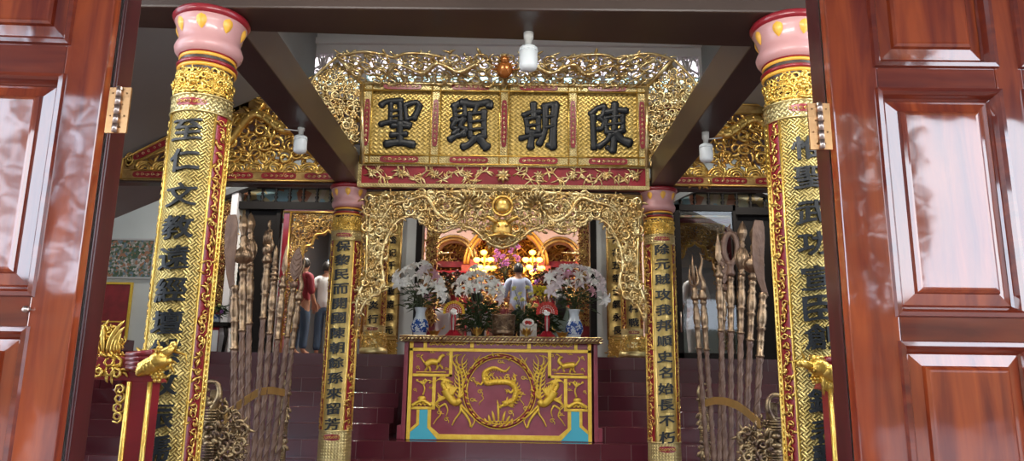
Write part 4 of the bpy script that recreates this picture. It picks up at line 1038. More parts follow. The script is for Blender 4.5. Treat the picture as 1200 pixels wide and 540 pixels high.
# ================================================================ things on the altar
YO=8.98
blue=None
def porcelain():
    m,nt,b=new_mat('blue_and_white_porcelain'); N=nt.nodes; L=nt.links
    tc=N.new('ShaderNodeTexCoord'); n=N.new('ShaderNodeTexNoise'); n.inputs['Scale'].default_value=24; n.inputs['Detail'].default_value=3; n.inputs['Distortion'].default_value=1.2; L.new(tc.outputs['Object'],n.inputs['Vector'])
    s=N.new('ShaderNodeSeparateXYZ'); L.new(tc.outputs['Object'],s.inputs[0])
    band=M_(nt,'MULTIPLY',M_(nt,'GREATER_THAN',s.outputs[2],.055),M_(nt,'LESS_THAN',s.outputs[2],.215))
    k=M_(nt,'MULTIPLY',M_(nt,'GREATER_THAN',n.outputs['Fac'],.47),band)
    mx=N.new('ShaderNodeMix'); mx.data_type='RGBA'; L.new(k,mx.inputs[0]); mx.inputs[6].default_value=(.52,.60,.66,1); mx.inputs[7].default_value=(.02,.07,.28,1)
    L.new(mx.outputs[2],b.inputs['Base Color']); b.inputs['Roughness'].default_value=.15; return m
porc=porcelain()
def vase(px,label):
    x=XA(px,385,YO); mb=MB(); mb.lathe([(.075,0),(.082,.01),(.078,.04),(.105,.09),(.112,.13),(.095,.19),(.062,.25),(.055,.30),(.07,.345),(.078,.36),(.070,.36),(.048,.30),(.05,.26)],28)
    o=mb.build('porcelain_vase',porc); o.location=(x,YO,TOP); tag(o,label,'vase','blue and white vases on the altar'); return x
green=mat('leaf_green',(.045,.085,.03),.5,0,var=.4,vscale=14); green_d=mat('dark_leaf_green',(.02,.035,.018),.5,0,var=.4,vscale=14)
petal_w=mat('white_petal',(.93,.94,.90),.6,0); petal_p=mat('pink_white_petal',(.74,.66,.68),.6,0); petal_pink=mat('pink_petal',(.6,.33,.40),.6); stamen=mat('stamen',(.45,.16,.03),.6); petal_y=mat('yellow_petal',(.72,.62,.04),.6); petal_ly=mat('pale_yellow_petal',(.72,.70,.25),.6)
def lily_mesh(R,m):
    mb=MB()
    for k in range(6):
        a0=k*PI/3; wd=.27 if k%2 else .19
        def f(u,v):
            r=R*(.06+.94*v); h=R*(.80*v**.6-.95*max(0,v-.5)**1.3*1.5); w=R*wd*sin(PI*(.06+.9*v**.8))
            t=(u-.5)*2; return (r*cos(a0)-t*w*sin(a0),r*sin(a0)+t*w*cos(a0),h+.12*R*t*t)
        mb.grid(f,3,6)
    me_=mb.build('lily',m); COL.objects.unlink(me_); return me_
lilies=[lily_mesh(.10,petal_w),lily_mesh(.10,petal_p),lily_mesh(.09,petal_pink)]
mums=[]
def mum_mesh(R,m):
    mb=MB(); rg=random.Random(3)
    for k in range(34):
        a=rg.uniform(0,2*PI); e=rg.uniform(.05,1.4); d=Vector((cos(a)*cos(e),sin(a)*cos(e),sin(e)))
        mb.tube([(0,0,0),d*R*.7,d*R],[.002,R*.16,.002],4)
    o=mb.build('blossom',m); COL.objects.unlink(o); return o
mums=[mum_mesh(.035,petal_y),mum_mesh(.04,petal_ly),mum_mesh(.045,mat('purple_petal',(.28,.10,.33),.6)),mum_mesh(.05,mat('dull_red_petal',(.20,.05,.05),.6))]
def place(proto,name,loc,direction,parent,sc=1,roll=0):
    o=proto.copy(); o.name=name; COL.objects.link(o); o.parent=parent; o.location=loc
    o.rotation_mode='QUATERNION'; q=Vector(direction).to_track_quat('Z','Y'); o.rotation_quaternion=q@Matrix.Rotation(roll,4,'Z').to_quaternion(); o.scale=(sc,)*3; return o
def bouquet(nm,label,cat,x,y,z,pts,protos,leafn,spread,hgt,seed,leafmat,group=None,flname='lily',scl=1):
    """pts: flower centres relative to the base point"""
    rg=random.Random(seed); root=thing(nm,label,cat,(x,y,z),group); mb=MB()
    for p in pts:
        p=Vector(p); mb.tube([(0,0,-.10),(p.x*.3,p.y*.3,p.z*.5),tuple(p)],.004,5)
    mb.build('stems',leafmat,root); mb=MB()
    for _ in range(leafn):
        a=rg.uniform(0,2*PI); r=spread*rg.uniform(.1,1); q=Vector((r*cos(a),r*sin(a)*.6,hgt*rg.uniform(-.05,.75))); d=Vector((cos(a),sin(a)*.8,rg.uniform(-.3,1))).normalized()
        L=rg.uniform(.07,.14); sd=d.cross(Vector((0,0,1))).normalized()*L*.16; e=q+d*L-Vector((0,0,L*.3))
        mb.add([q,q+d*L*.45+sd,e,q+d*L*.45-sd],[(0,1,2,3)])
    o=mb.build('foliage',leafmat,root); o['kind']='stuff'
    for i,p in enumerate(pts):
        p=Vector(p); d=Vector((p.x*1.6+rg.uniform(-.4,.4),-.40+p.y+rg.uniform(-.2,.15),.10+(p.z-hgt*.4)*1.0+rg.uniform(-.3,.35))); pr=protos[i%len(protos)] if not callable(protos) else protos(i)
        place(pr,flname,p,d,root,rg.uniform(.85,1.15)*scl,rg.uniform(0,6))
    return root
def domepts(px,Yc,base,lst):
    b=AT(px,base,Yc); out=[]
    rg=random.Random(px)
    for x,y in lst: v=AT(x,y,Yc); out.append((v.x-b.x,rg.uniform(-.12,.08),v.z-b.z))
    return out
vx_=vase(492,'blue and white porcelain vase at the left end of the altar holding lilies')
vx2=vase(673,'blue and white porcelain vase at the right end of the altar holding lilies')
def lilyset(px,label,lst,seed,kinds,base=353,y=YO,z=TOP+.36,leafn=120,spread=.22,hgt=.34):
    b=AT(px,base,y); return bouquet('lily_bouquet',label,'flowers',b.x,y,z,[(p[0],p[1],p[2]+b.z-z) for p in domepts(px,y,base,lst)],[lilies[k] for k in kinds],leafn,spread,hgt,seed,green,'lily bouquets on the altar')
lilyset(492,'bouquet of white lilies in the left porcelain vase',[(468,325),(477,319),(486,314),(496,312),(500,321),(490,325),(480,331),(470,333),(508,325),(513,332),(506,338),(515,342),(498,331),(487,338),(478,340),(495,342),(517,349),(502,346)],1,[0,0,0,0,1,0,0,0,2])
lilyset(673,'bouquet of white and pinkish lilies in the right porcelain vase',[(647,327),(654,322),(662,318),(671,316),(680,318),(688,321),(696,325),(703,330),(666,325),(676,326),(686,329),(694,334),(701,341),(658,331),(668,334),(652,337),(680,337),(690,343),(706,350),(648,343)],2,[0,1,0,1,1,0,1,1,2])
lilyset(560,'bouquet of white lilies left of the bronze incense burner',[(538,335),(545,331),(552,325),(558,318),(565,323),(573,327),(580,333),(549,338),(557,333),(565,332),(573,337),(541,343),(552,345),(563,341),(576,345),(583,341),(558,325),(582,350)],3,[0,0,0,0,0,0,0,0,1],base=384,y=9.12,z=TOP+.12,leafn=420,spread=.24,hgt=.42)
mb=MB(); mb.lathe([(.06,0),(.075,.01),(.085,.1),(.09,.16),(.08,.16),(.07,.02)],20); o=mb.build('flower_pot',green_d); o.location=(XA(560,380,9.12),9.12,TOP); tag(o,'dark green pot holding the lilies left of the incense burner','pot')
# yellow flowers behind
def potted(px,base,y,label,lst,proto,seed,nm='yellow_flowers',lm=green,z=None,leafn=260,spread=.16,hgt=.34,scl=1,pot=True,potlab=''):
    b=AT(px,base,y); z=z if z is not None else TOP+.12
    r=bouquet(nm,label,'flowers',b.x,y,z,[(p[0],p[1]*.8,p[2]+b.z-z) for p in domepts(px,y,base,lst)],proto,leafn,spread,hgt,seed,lm,None,'blossom',scl)
    if pot:
        mb=MB(); mb.lathe([(.055,0),(.07,.01),(.08,.08),(.085,.14),(.078,.14),(.06,.02)],18); o=mb.build('flower_pot',green_d); o.location=(b.x,y,z-.12); tag(o,potlab,'pot')
    return r
potted(614,380,9.28,'bouquet of pale yellow flowers behind the incense burner',[(603,339),(610,345),(605,351),(618,338),(622,345),(613,353),(625,352),(607,359),(619,358),(628,359)],[mums[1]],4,potlab='dark green pot under the pale yellow flowers')
potted(640,380,9.47,'bouquet of bright yellow chrysanthemums right of the pale yellow ones',[(627+2.7*i,338+(i%2)*3) for i in range(9)]+[(628+4*i,343+(i%2)*3) for i in range(6)],[mums[0]],5,spread=.15,scl=1.35,potlab='dark green pot under the bright yellow chrysanthemums')
# incense burner
x=XA(590,385,YO); root=thing('incense_burner','round bronze incense burner in the middle of the altar','burner',(x,YO,TOP))
mb=MB(); mb.lathe([(.10,.03),(.125,.035),(.138,.06),(.132,.09),(.14,.18),(.142,.25),(.15,.265),(.15,.28),(.138,.285),(.13,.27),(.12,.24)],36,(x,YO,TOP)); mb.tube([(x+.141*cos(a*PI/12),YO+.141*sin(a*PI/12),TOP+.10) for a in range(25)],.006,5); mb.tube([(x+.146*cos(a*PI/12),YO+.146*sin(a*PI/12),TOP+.235) for a in range(25)],.006,5); part(mb,'bowl',bronze,root)
mb=MB(); carve(mb,[(-.16,.115),(.16,.115),(.16,.225),(-.16,.225)],.026,0,random.Random(3),1.4,.2,4,9,.4); Cc=cyl(x,YO,.14); mb.map(lambda v:Cc(v.x,v.z+TOP,-v.y)); part(mb,'relief',bronze,root)
for a in range(3):
    an=PI/2+a*2*PI/3+PI; mb=MB(); mb.tube([(x+.11*cos(an),YO+.11*sin(an),TOP+.05),(x+.125*cos(an),YO+.125*sin(an),TOP+.02),(x+.12*cos(an),YO+.12*sin(an),TOP+.008)],[.022,.016,.02],8); part(mb,'foot',bronze,root)
mb=MB(); mb.lathe([(.13,.255),(.08,.275),(.0,.28)],24,(x,YO,TOP)); part(mb,'ash',mat('incense_ash',(.22,.12,.10),.95),root)
rg=random.Random(5); mb=MB()
for i in range(40):
    a=rg.uniform(0,6.28); r=rg.uniform(0,.09); p=Vector((x+r*cos(a),YO+r*sin(a),TOP+.26)); mb.tube([p,p+Vector((rg.uniform(-.02,.02),rg.uniform(-.02,.02),rg.uniform(.06,.13)))],.0025,4)
o=part(mb,'incense_stubs',mat('incense_red',(.28,.05,.06),.7),root); o['kind']='stuff'
# fan offerings
white_pap=mat('white_paper',(.72,.70,.66),.7); fan_red=mat('fan_red',(.52,.05,.04),.6); fan_y=mat('fan_yellow',(.70,.46,.04),.6); cloth_red=mat('red_satin',(.45,.015,.03),.4,0,var=.3,vscale=20)
def fan(px,y,label,outer,cyp):
    c=AT(px,cyp,y); root=thing('fan_offering',label,'offering',(c.x,y,TOP)); R=.135
    mb=MB(); n=14
    for i in range(n):
        a0=PI*(-.08)+PI*1.16*i/n; a1=a0+PI*1.16/n; am=(a0+a1)/2
        P=lambda a,r,d:(c.x+r*cos(a),y+d,c.z+r*sin(a))
        mb.add([P(a0,.02,0),P(am,.02,-.006),P(am,R*.74,-.01),P(a0,R*.74,0),P(a1,.02,0),P(a1,R*.74,0)],[(0,1,2,3),(1,4,5,2)])
    part(mb,'fan_leaf',fan_red,root)
    mb=MB()
    for i in range(n):
        a0=PI*(-.08)+PI*1.16*i/n; a1=a0+PI*1.16/n; am=(a0+a1)/2
        mb.add([P(a0,R*.74,0),P(am,R*.74,-.01),P(am,R*1.02,-.01),P(a0,R*.96,0),P(a1,R*.74,0),P(a1,R*.96,0)],[(0,1,2,3),(1,4,5,2)])
    part(mb,'fan_rim',outer,root)
    mb=MB()
    for i in range(n): 
        a=PI*(-.08)+PI*1.16*(i+.5)/n
        for q in (.45,.62): mb.blob(P(a,R*q,-.014),(.006,.003,.008),5)
    part(mb,'white_dots',white_pap,root)
    mb=MB(); rg=random.Random(px)
    for k in range(16):
        a=rg.uniform(0,6.28); r=.03*rg.random()**.5; mb.blob((c.x+r*cos(a),y-.03-rg.random()*.02,c.z-.005+r*sin(a)),(.022,.014,.016),6)
    part(mb,'white_rosette',petal_w,root)
    mb=MB(); mb.lathe([(.05,0),(.05,.02),(.028,.035),(.018,.06),(.014,c.z-TOP)],14,(c.x,y-.01,TOP)); part(mb,'stand',white_pap,root)
    mb=MB()
    for s in (-1,1): mb.tube([(c.x+s*.012,y-.035,c.z-.03),(c.x+s*.022,y-.045,c.z-.09),(c.x+s*.015,y-.05,TOP+.06)],[.01,.012,.006],6)
    part(mb,'red_ribbon',cloth_red,root)
    mb=MB(); 
    def sk(u,v):
        a=u*2*PI; r=.05+.085*v+.012*sin(a*7)*v; return (c.x+r*cos(a),y+r*sin(a)*.8,TOP+.085*(1-v)**1.4+.002+.008*(1+sin(a*5))*(1-v)*v)
    mb.grid(sk,36,6); part(mb,'red_satin_cloth',cloth_red,root)
fan(532,8.92,'red fan offering with yellow rim and white rosette left of the incense burner',fan_y,365)
fan(641,8.92,'red fan offering with red rim and white rosette right of the incense burner',fan_red,366)
def lotus(px,label):
    x=XA(px,388,8.90); root=thing('lotus_cup',label,'cup',(x,8.90,TOP)); mb=MB(); mb.lathe([(.045,0),(.04,.01),(.018,.02),(.022,.035),(.045,.05),(.05,.08),(.045,.08),(.0,.05)],16,(x,8.9,TOP)); part(mb,'bowl',gold_b,root)
    for ring_,(r0,h,t) in enumerate(((.04,.09,.06),(.05,.075,.085))):
        mb=MB()
        for k in range(8):
            a=k*PI/4+ring_*PI/8
            def f(u,v): w=.02*sin(PI*(.1+.85*v)); tt=(u-.5)*2; r=r0+(t-r0)*v**1.5; return (x+r*cos(a)-tt*w*sin(a),8.9+r*sin(a)+tt*w*cos(a),TOP+.035+h*v)
            mb.grid(f,2,5)
        part(mb,'petals',gold_b,root)
lotus(559,'gilt lotus cup left of the incense burner'); lotus(617,'gilt lotus cup right of the incense burner')
def boat(px,label,s):
    x=XA(px,386,8.92); mb=MB()
    def f(u,v):
        a=u*2*PI; r=.4+.6*v; h=.02+.05*v+.06*abs(cos(a))**4*v; return (.10*r*cos(a),.045*r*sin(a),h)
    mb.grid(f,28,5); mb.lathe([(.035,0),(.03,.01),(.025,.03)],14)
    mb.blob((0,0,.055),(.035,.03,.03),10); mb.tube([(s*.09,0,.10),(s*.12,0,.12),(s*.125,0,.15)],[.012,.01,.004],6)
    o=mb.build('gold_ingot_boat',gold_b); o.location=(x,8.92,TOP); tag(o,label,'offering')
boat(509,'gilt boat shaped ingot beside the left porcelain vase',1); boat(659,'gilt boat shaped ingot beside the right porcelain vase',-1)
x=XA(619,385,9.12); root=thing('offering_box','pale paper offering box with a round red and white wreath on top','box',(x,9.12,TOP)); mb=MB(); mb.box(x-.105,x+.105,9.07,9.17,TOP,TOP+.19); part(mb,'box_body',mat('cream_print',(.58,.55,.47),.6,0,var=.25,vscale=25),root,bevel=.004)
mb=MB(); mb.tube([(x+.06*cos(a*PI/10),9.06,TOP+.2+.035*sin(a*PI/10)) for a in range(21)],.016,7); part(mb,'white_wreath',white_pap,root)
mb=MB(); rg=random.Random(1)
for k in range(12): mb.blob((x+rg.uniform(-.035,.035),9.05,TOP+.2+rg.uniform(-.018,.018)),(.014,.012,.012),6)
part(mb,'red_blossoms',fan_red,root)
# ================================================================ POLEARM RACKS
def polearm(P0,P1,kind,label,group):
    """P0 foot, P1 tip (world). lathe profile runs along the shaft"""
    P0=Vector(P0);P1=Vector(P1); L=(P1-P0).length; c=(P1-P0).normalized(); a=(Vector((1,0,0))-c*c.x).normalized(); b=c.cross(a)
    root=thing('polearm',label,'polearm',P0,group); k=1.0
    def lt(prof,m,nm,par=root,n=14): mb=MB(); mb.lathe(prof,n,P0,a,b,c); return part(mb,nm,m,par)
    hl={'blade':.50,'ball':.42,'melon':.40,'fist':.33,'rod':.28,'spear':.36,'leaf':.34,'ring':.40,'snake':.42,'trident':.40}[kind]
    S=L-hl; sl=S-.42
    mb=MB(); n=40
    for i in range(int(sl/.045)):
        pass
    mb.lathe([(.019+.002*sin(i*1.7),sl*i/60) for i in range(61)],12,P0,a,b,c)
    for h in (0,PI): mb.tube([P0+c*(sl*i/90)+(a*cos(i*.42+h)+b*sin(i*.42+h))*.018 for i in range(91)],.006,4)
    part(mb,'carved_shaft',bronze_p,root)
    lt([(r_*.8,z_) for r_,z_ in [(.024,sl),(.034,sl+.004),(.036,sl+.012),(.026,sl+.02),(.027,sl+.10),(.031,sl+.11),(.027,sl+.12),(.027,sl+.17),(.036,sl+.18),(.036,sl+.19),(.028,sl+.20),(.036,sl+.22),(.04,sl+.26),(.036,sl+.30),(.028,sl+.32),(.037,sl+.335),(.028,sl+.35),(.024,sl+.38),(.034,sl+.39),(.03,S)]],bronze,'socket')
    k_h=.82; B=P0+c*S; X=lambda u,v,w=0:B+a*u*.82+b*w*.82+c*v
    mb=MB()
    if kind=='blade':
        O=[(0,.012),(.1,.02),(.25,.018),(.38,.02),(.46,.035),(.50,.06)]; I=[(.50,.085),(.44,.10),(.32,.095),(.2,.08),(.1,.055),(0,.03)]
        poly=[(-.02+w*.6,v) for v,w in O]+[(w*.95,v) for v,w in I]
        s=-1 if 'left' in group else 1
        vs=[X(s*-(u-.03)-(.05 if s>0 else .045)*min(1,v/.15),v-.02,d) for d in (-.008,.008) for u,v in poly]; n=len(poly)
        mb.add(vs,[tuple(range(n)),tuple(range(2*n-1,n-1,-1))]+[(i,i+n,(i+1)%n+n,(i+1)%n) for i in range(n)])
        part(mb,'blade',bronze_p,root,bevel=.002)
    elif kind in('ball','melon'):
        if kind=='ball': pf=[(.03,0),(.04,.02),(.022,.04)]+[(.022+.062*sin(PI*i/10),.04+.125*i/10+.0) for i in range(1,10)]+[(.022,.17),(.036,.185),(.024,.20),(.03,.23),(.022,.25)]
        else: pf=[(.03,0),(.03,.02)]+[(.02+.035*sin(PI*i/10),.03+.18*i/10) for i in range(11)]+[(.03,.22),(.02,.235),(.024,.25)]
        mb.lathe([(r_*.84,z_) for r_,z_ in pf],18,P0+c*S,a,b,c)
        for j in range(10):
            an=j*PI/5; R=.086 if kind=='ball' else .057
            mb.tube([X(R*sin(PI*i/8)*cos(an),.04+(.125 if kind=='ball' else .18)*i/8,R*sin(PI*i/8)*sin(an)) for i in range(1,8)],.007,4)
        part(mb,'mace_head',bronze,root); mb=MB()
        mb.lathe([(.018,.25),(.022,.27),(.036,.305),(.034,.33),(.016,.38),(.001,hl)],8,P0+c*S,a,b,c,sm=False); part(mb,'spear_point',bronze,root)
    elif kind=='fist':
        mb.lathe([(.03,0),(.04,.02),(.026,.05),(.03,.07)],14,P0+c*S,a,b,c)
        mb.tube([X(0,.06),X(-.005,.10),X(0,.14)],[.028,.04,.036],8)
        for j in range(4): mb.tube([X(-.032+.021*j,.14,-.01),X(-.03+.02*j,.20+.015*(j%3),-.02),X(-.018+.014*j,.245+.01*(j%2),-.005)],[.013,.012,.009],6)
        mb.tube([X(.034,.09,-.01),X(.05,.14,-.02),X(.035,.18,-.02)],[.014,.012,.009],6)
        mb.tube([X(0,.16),X(.004,.33)],[.01,.006],6); mb.blob(X(0,.30),(.014,.014,.03),7)
        part(mb,'hand_head',bronze,root)
    elif kind=='rod':
        mb.lathe([q for i in range(6) for q in ((.032-.003*i,.04*i),(.034-.003*i,.04*i+.012),(.018,.04*i+.022),(.018,.04*i+.036))]+[(.012,.25),(.001,.28)],12,P0+c*S,a,b,c); part(mb,'tiered_head',bronze,root)
    elif kind=='spear':
        mb.lathe([(.03,0),(.036,.02),(.02,.05),(.024,.08),(.016,.1)],12,P0+c*S,a,b,c); poly=[(0,.10),(.03,.16),(.022,.25),(0,hl),(-.022,.25),(-.03,.16)]
        vs=[X(u,v,0) for u,v in poly]+[X(0,.2,-.012),X(0,.2,.012)]; mb.add(vs,[(i,(i+1)%6,6) for i in range(6)]+[((i+1)%6,i,7) for i in range(6)])
        for s in (-1,1): mb.tube([X(0,.06),X(s*.04,.07),X(s*.055,.11)],[.012,.01,.003],6)
        part(mb,'spear_head',bronze,root)
    elif kind=='leaf':
        mb.lathe([(.03,0),(.038,.02),(.022,.05)],12,P0+c*S,a,b,c)
        Q=[(0,.05),(.045,.10),(.065,.17),(.055,.25),(.02,.32),(0,hl),(-.02,.32),(-.055,.25),(-.065,.17),(-.045,.10)]; vs=[X(u,v,d) for d in (-.012,.012) for u,v in Q]; n=10
        mb.add(vs,[tuple(range(n)),tuple(range(2*n-1,n-1,-1))]+[(i,i+n,(i+1)%n+n,(i+1)%n) for i in range(n)])
        for j in range(5): mb.tube([X(0,.09+.045*j,-.014),X(.03,.11+.045*j,-.016),X(.045,.14+.045*j*.95,-.013)],.004,4); mb.tube([X(0,.09+.045*j,-.014),X(-.03,.11+.045*j,-.016),X(-.045,.14+.045*j*.95,-.013)],.004,4)
        part(mb,'leaf_head',bronze_p,root,bevel=.003)
    elif kind=='ring':
        mb.lathe([(.03,0),(.036,.02),(.024,.05),(.026,.08),(.04,.10)],14,P0+c*S,a,b,c)
        mb.tube([X(.062*sin(t),.215-.12*cos(t)*(1 if cos(t)>0 else .9)) for t in [i*2*PI/20 for i in range(21)]],[.022]*21,7)
        mb.tube([X(.02,.32),X(-.02,.36),X(.0,.40)],[.02,.014,.003],6)
        for t in range(10): mb.blob(X(.082*sin(t*.63),.215-.135*cos(t*.63)),(.012,.012,.014),5)
        part(mb,'ring_head',bronze_p,root)
    elif kind=='snake':
        mb.lathe([(.03,0),(.04,.02),(.024,.06),(.03,.08)],12,P0+c*S,a,b,c); mb.tube([X(.016*sin(i*.9),.07+.03*i) for i in range(12)],[.02,.021,.022,.02,.019,.018,.016,.014,.012,.009,.006,.001],7); part(mb,'wavy_point',bronze,root)
    elif kind=='trident':
        mb.lathe([(.03,0),(.04,.02),(.022,.06),(.03,.08),(.02,.11)],12,P0+c*S,a,b,c)
        mb.tube([X(0,.1),X(0,.28),X(0,hl)],[.013,.016,.001],6)
        for s in (-1,1): mb.tube([X(0,.12),X(s*.04,.14),X(s*.048,.2),X(s*.03,.31)],[.012,.012,.011,.001],6)
        part(mb,'trident_head',bronze,root)
kn={'blade':'broad curved blade','ball':'ribbed ball mace and spear point','melon':'slim melon mace and spear point','fist':'hand gripping a brush','rod':'stacked tiered rod','spear':'winged spear point','leaf':'flat leaf shaped head','ring':'looped ring head','snake':'wavy serpent point','trident':'three pronged point'}
def arms(lst,side,Ya,Yb,foot,ref):
    n=len(lst)
    for i,(kind,tx,ty,bx) in enumerate(lst):
        Y=Ya+(Yb-Ya)*i/(n-1); T=AT(tx,ty,Y); Bp=AT(bx,540,Y); d=(T-Bp); P0=Bp-d*((Bp.z-.42)/d.z)
        polearm(P0,T,kind,'bronze polearm with %s in the %s rack%s'%(kn[kind],side,ref.get(i,'')),'polearms in the %s rack'%side)
arms([('blade',276,248,273),('ball',286,248,281),('melon',294,249,289),('fist',316,258,297),('rod',324,287,304),('spear',336,286,311),('leaf',350,290,318),('snake',357,296,325)],'left',4.75,6.3,272,{})
arms([('blade',899,256,884),('ball',885,258,873),('melon',870,259,866),('ring',856,262,857),('spear',841,272,850),('leaf',849,292,843),('snake',820,293,837),('trident',811,298,829)],'right',4.75,6.3,884,{})
def rack(side,near,far,label):
    """near/far: (post px, top py, Y)"""
    s=-1 if side=='left' else 1
    root=thing('polearm_rack',label,'rack',((near[0]+far[0])/2,(near[2]+far[2])/2,0))
    for (x,zt,y),w,nm in ((near,.13,'near'),(far,.12,'far')):
        mb=MB(); rg=random.Random(int(x*100))
        prof=[(.0,.00),(.10,.0),(.12,.2),(.07,.35),(.10,.5),(.06,.62),(.09,.8),(.05,.95),(.0,1.0)]
        mb.box(x-.022,x+.022,y-.04,y+.04,0,zt-.05)
        z=.08; k=0
        while z<zt-.12:
            q=.036+.012*sin(k*1.3)
            for sg in (-1,1):
                mb.tube([(x+sg*(.02+q*.9*(1-t/9)*abs(cos(t*.5))),y-.05,z+q*sin(t*.62)*(1-t/14)) for t in range(10)],[.015*(1-t/14) for t in range(10)],6)
            mb.blob((x,y-.055,z),(.032,.022,.018),8)
            if k%3==1:
                for j in range(5): mb.blob((x,y-.05,z+.035+j*.017),(.045,.025,.007),8)
                z+=.085
            z+=q*1.25; k+=1
        mb.tube(smooth_path([(x+s*.0,y-.05,zt-.16),(x-s*.04,y-.06,zt-.09),(x-s*.03,y-.06,zt-.02),(x+s*.02,y-.06,zt+.0),(x+s*.045,y-.06,zt-.03),(x+s*.02,y-.06,zt-.055)],4),[.02-.0006*q for q in range(21)],8)
        part(mb,'carved_post',bronze_rack,root)
    # side openwork wing joining near post, and arched brass band across the front of the shafts
    a=Vector(near); b=Vector(far)
    A_=Vector((near[0],near[2],0)); 
    mb=MB(); rg=random.Random(3); x0,y0=near[0],near[2]
    L=.55; dx=(far[0]-near[0]); dy=far[2]-near[2]; DL=math.hypot(dx,dy)
    P=[(0,.0),(L,.0),(L*.5,.45),(.12,near[1]-.12),(.0,near[1]-.1)]
    sx_=(-s)*.30
    carve(mb,[(0,0),(.24,0),(.17,near[1]*.6),(.19,near[1]-.24),(.06,near[1]-.14),(0,near[1]-.2)],.034,0,rg,1.35,.2,5,10,.7,lf=4,thick=.36)
    mb.map(lambda v:Vector((x0-s*v.x,y0-.02+v.y+v.x*.3,v.z))); part(mb,'openwork_side',bronze_rack,root)
    mb=MB(); N_=16
    yb=near[2]-.09
    def arc(t): 
        x=near[0]-s*.02+(far[0]-near[0]-s*.28)*t*1.0; return x
    p=[];
    for i in range(N_+1):
        t=i/N_; q=band[side]; k=t*(len(q)-1); j=min(int(k),len(q)-2); f=k-j; px=q[j][0]*(1-f)+q[j+1][0]*f; py=q[j][1]*(1-f)+q[j+1][1]*f
        p.append(AT(px,py,near[2]-.08+(far[2]-near[2]-.30)*t))
    vs=[]; 
    for v in p: vs+=[v+Vector((0,-.0,.028)),v+Vector((0,-.02,.028)),v+Vector((0,-.02,-.028)),v+Vector((0,0,-.028))]
    mb.add(vs,[(i*4+k,i*4+(k+1)%4,(i+1)*4+(k+1)%4,(i+1)*4+k) for i in range(N_) for k in range(4)]+[(0,3,2,1),(N_*4,N_*4+1,N_*4+2,N_*4+3)])
    part(mb,'arched_band',brass_old,root,bevel=.004)
    mb=MB(); x0,x1=sorted((near[0],far[0])); 
    mb.add([(near[0]-.06,near[2]-.05,.30),(near[0]+.06,near[2]-.05,.30),(far[0]+.06,far[2]+.05,.30),(far[0]-.06,far[2]+.05,.30)]+[(near[0]-.06,near[2]-.05,.42),(near[0]+.06,near[2]-.05,.42),(far[0]+.06,far[2]+.05,.42),(far[0]-.06,far[2]+.05,.42)],[(0,3,2,1),(4,5,6,7),(0,1,5,4),(1,2,6,5),(2,3,7,6),(3,0,4,7)])
    xi=max(abs(near[0]),abs(far[0]))
    part(mb,'socket_board',bronze_rack,root,bevel=.01)
brass_old=mat('aged_brass',(.50,.33,.12),.4,.7,var=.3)
band={'left':[(264,492),(276,478),(290,468),(304,459),(318,457),(334,460)],'right':[(826,472),(838,469),(850,470),(864,475),(876,484),(890,497)][::-1]}
n_=AT(255,447,4.55); f_=AT(337,438,6.45); rack('left',(n_.x,n_.z,4.55),(f_.x,f_.z,6.45),'gilt brown carved rack holding eight polearms beside the left column')
n_=AT(903,462,4.55); f_=AT(822,450,6.45); rack('right',(n_.x,n_.z,4.55),(f_.x,f_.z,6.45),'gilt brown carved rack holding eight polearms beside the right column')
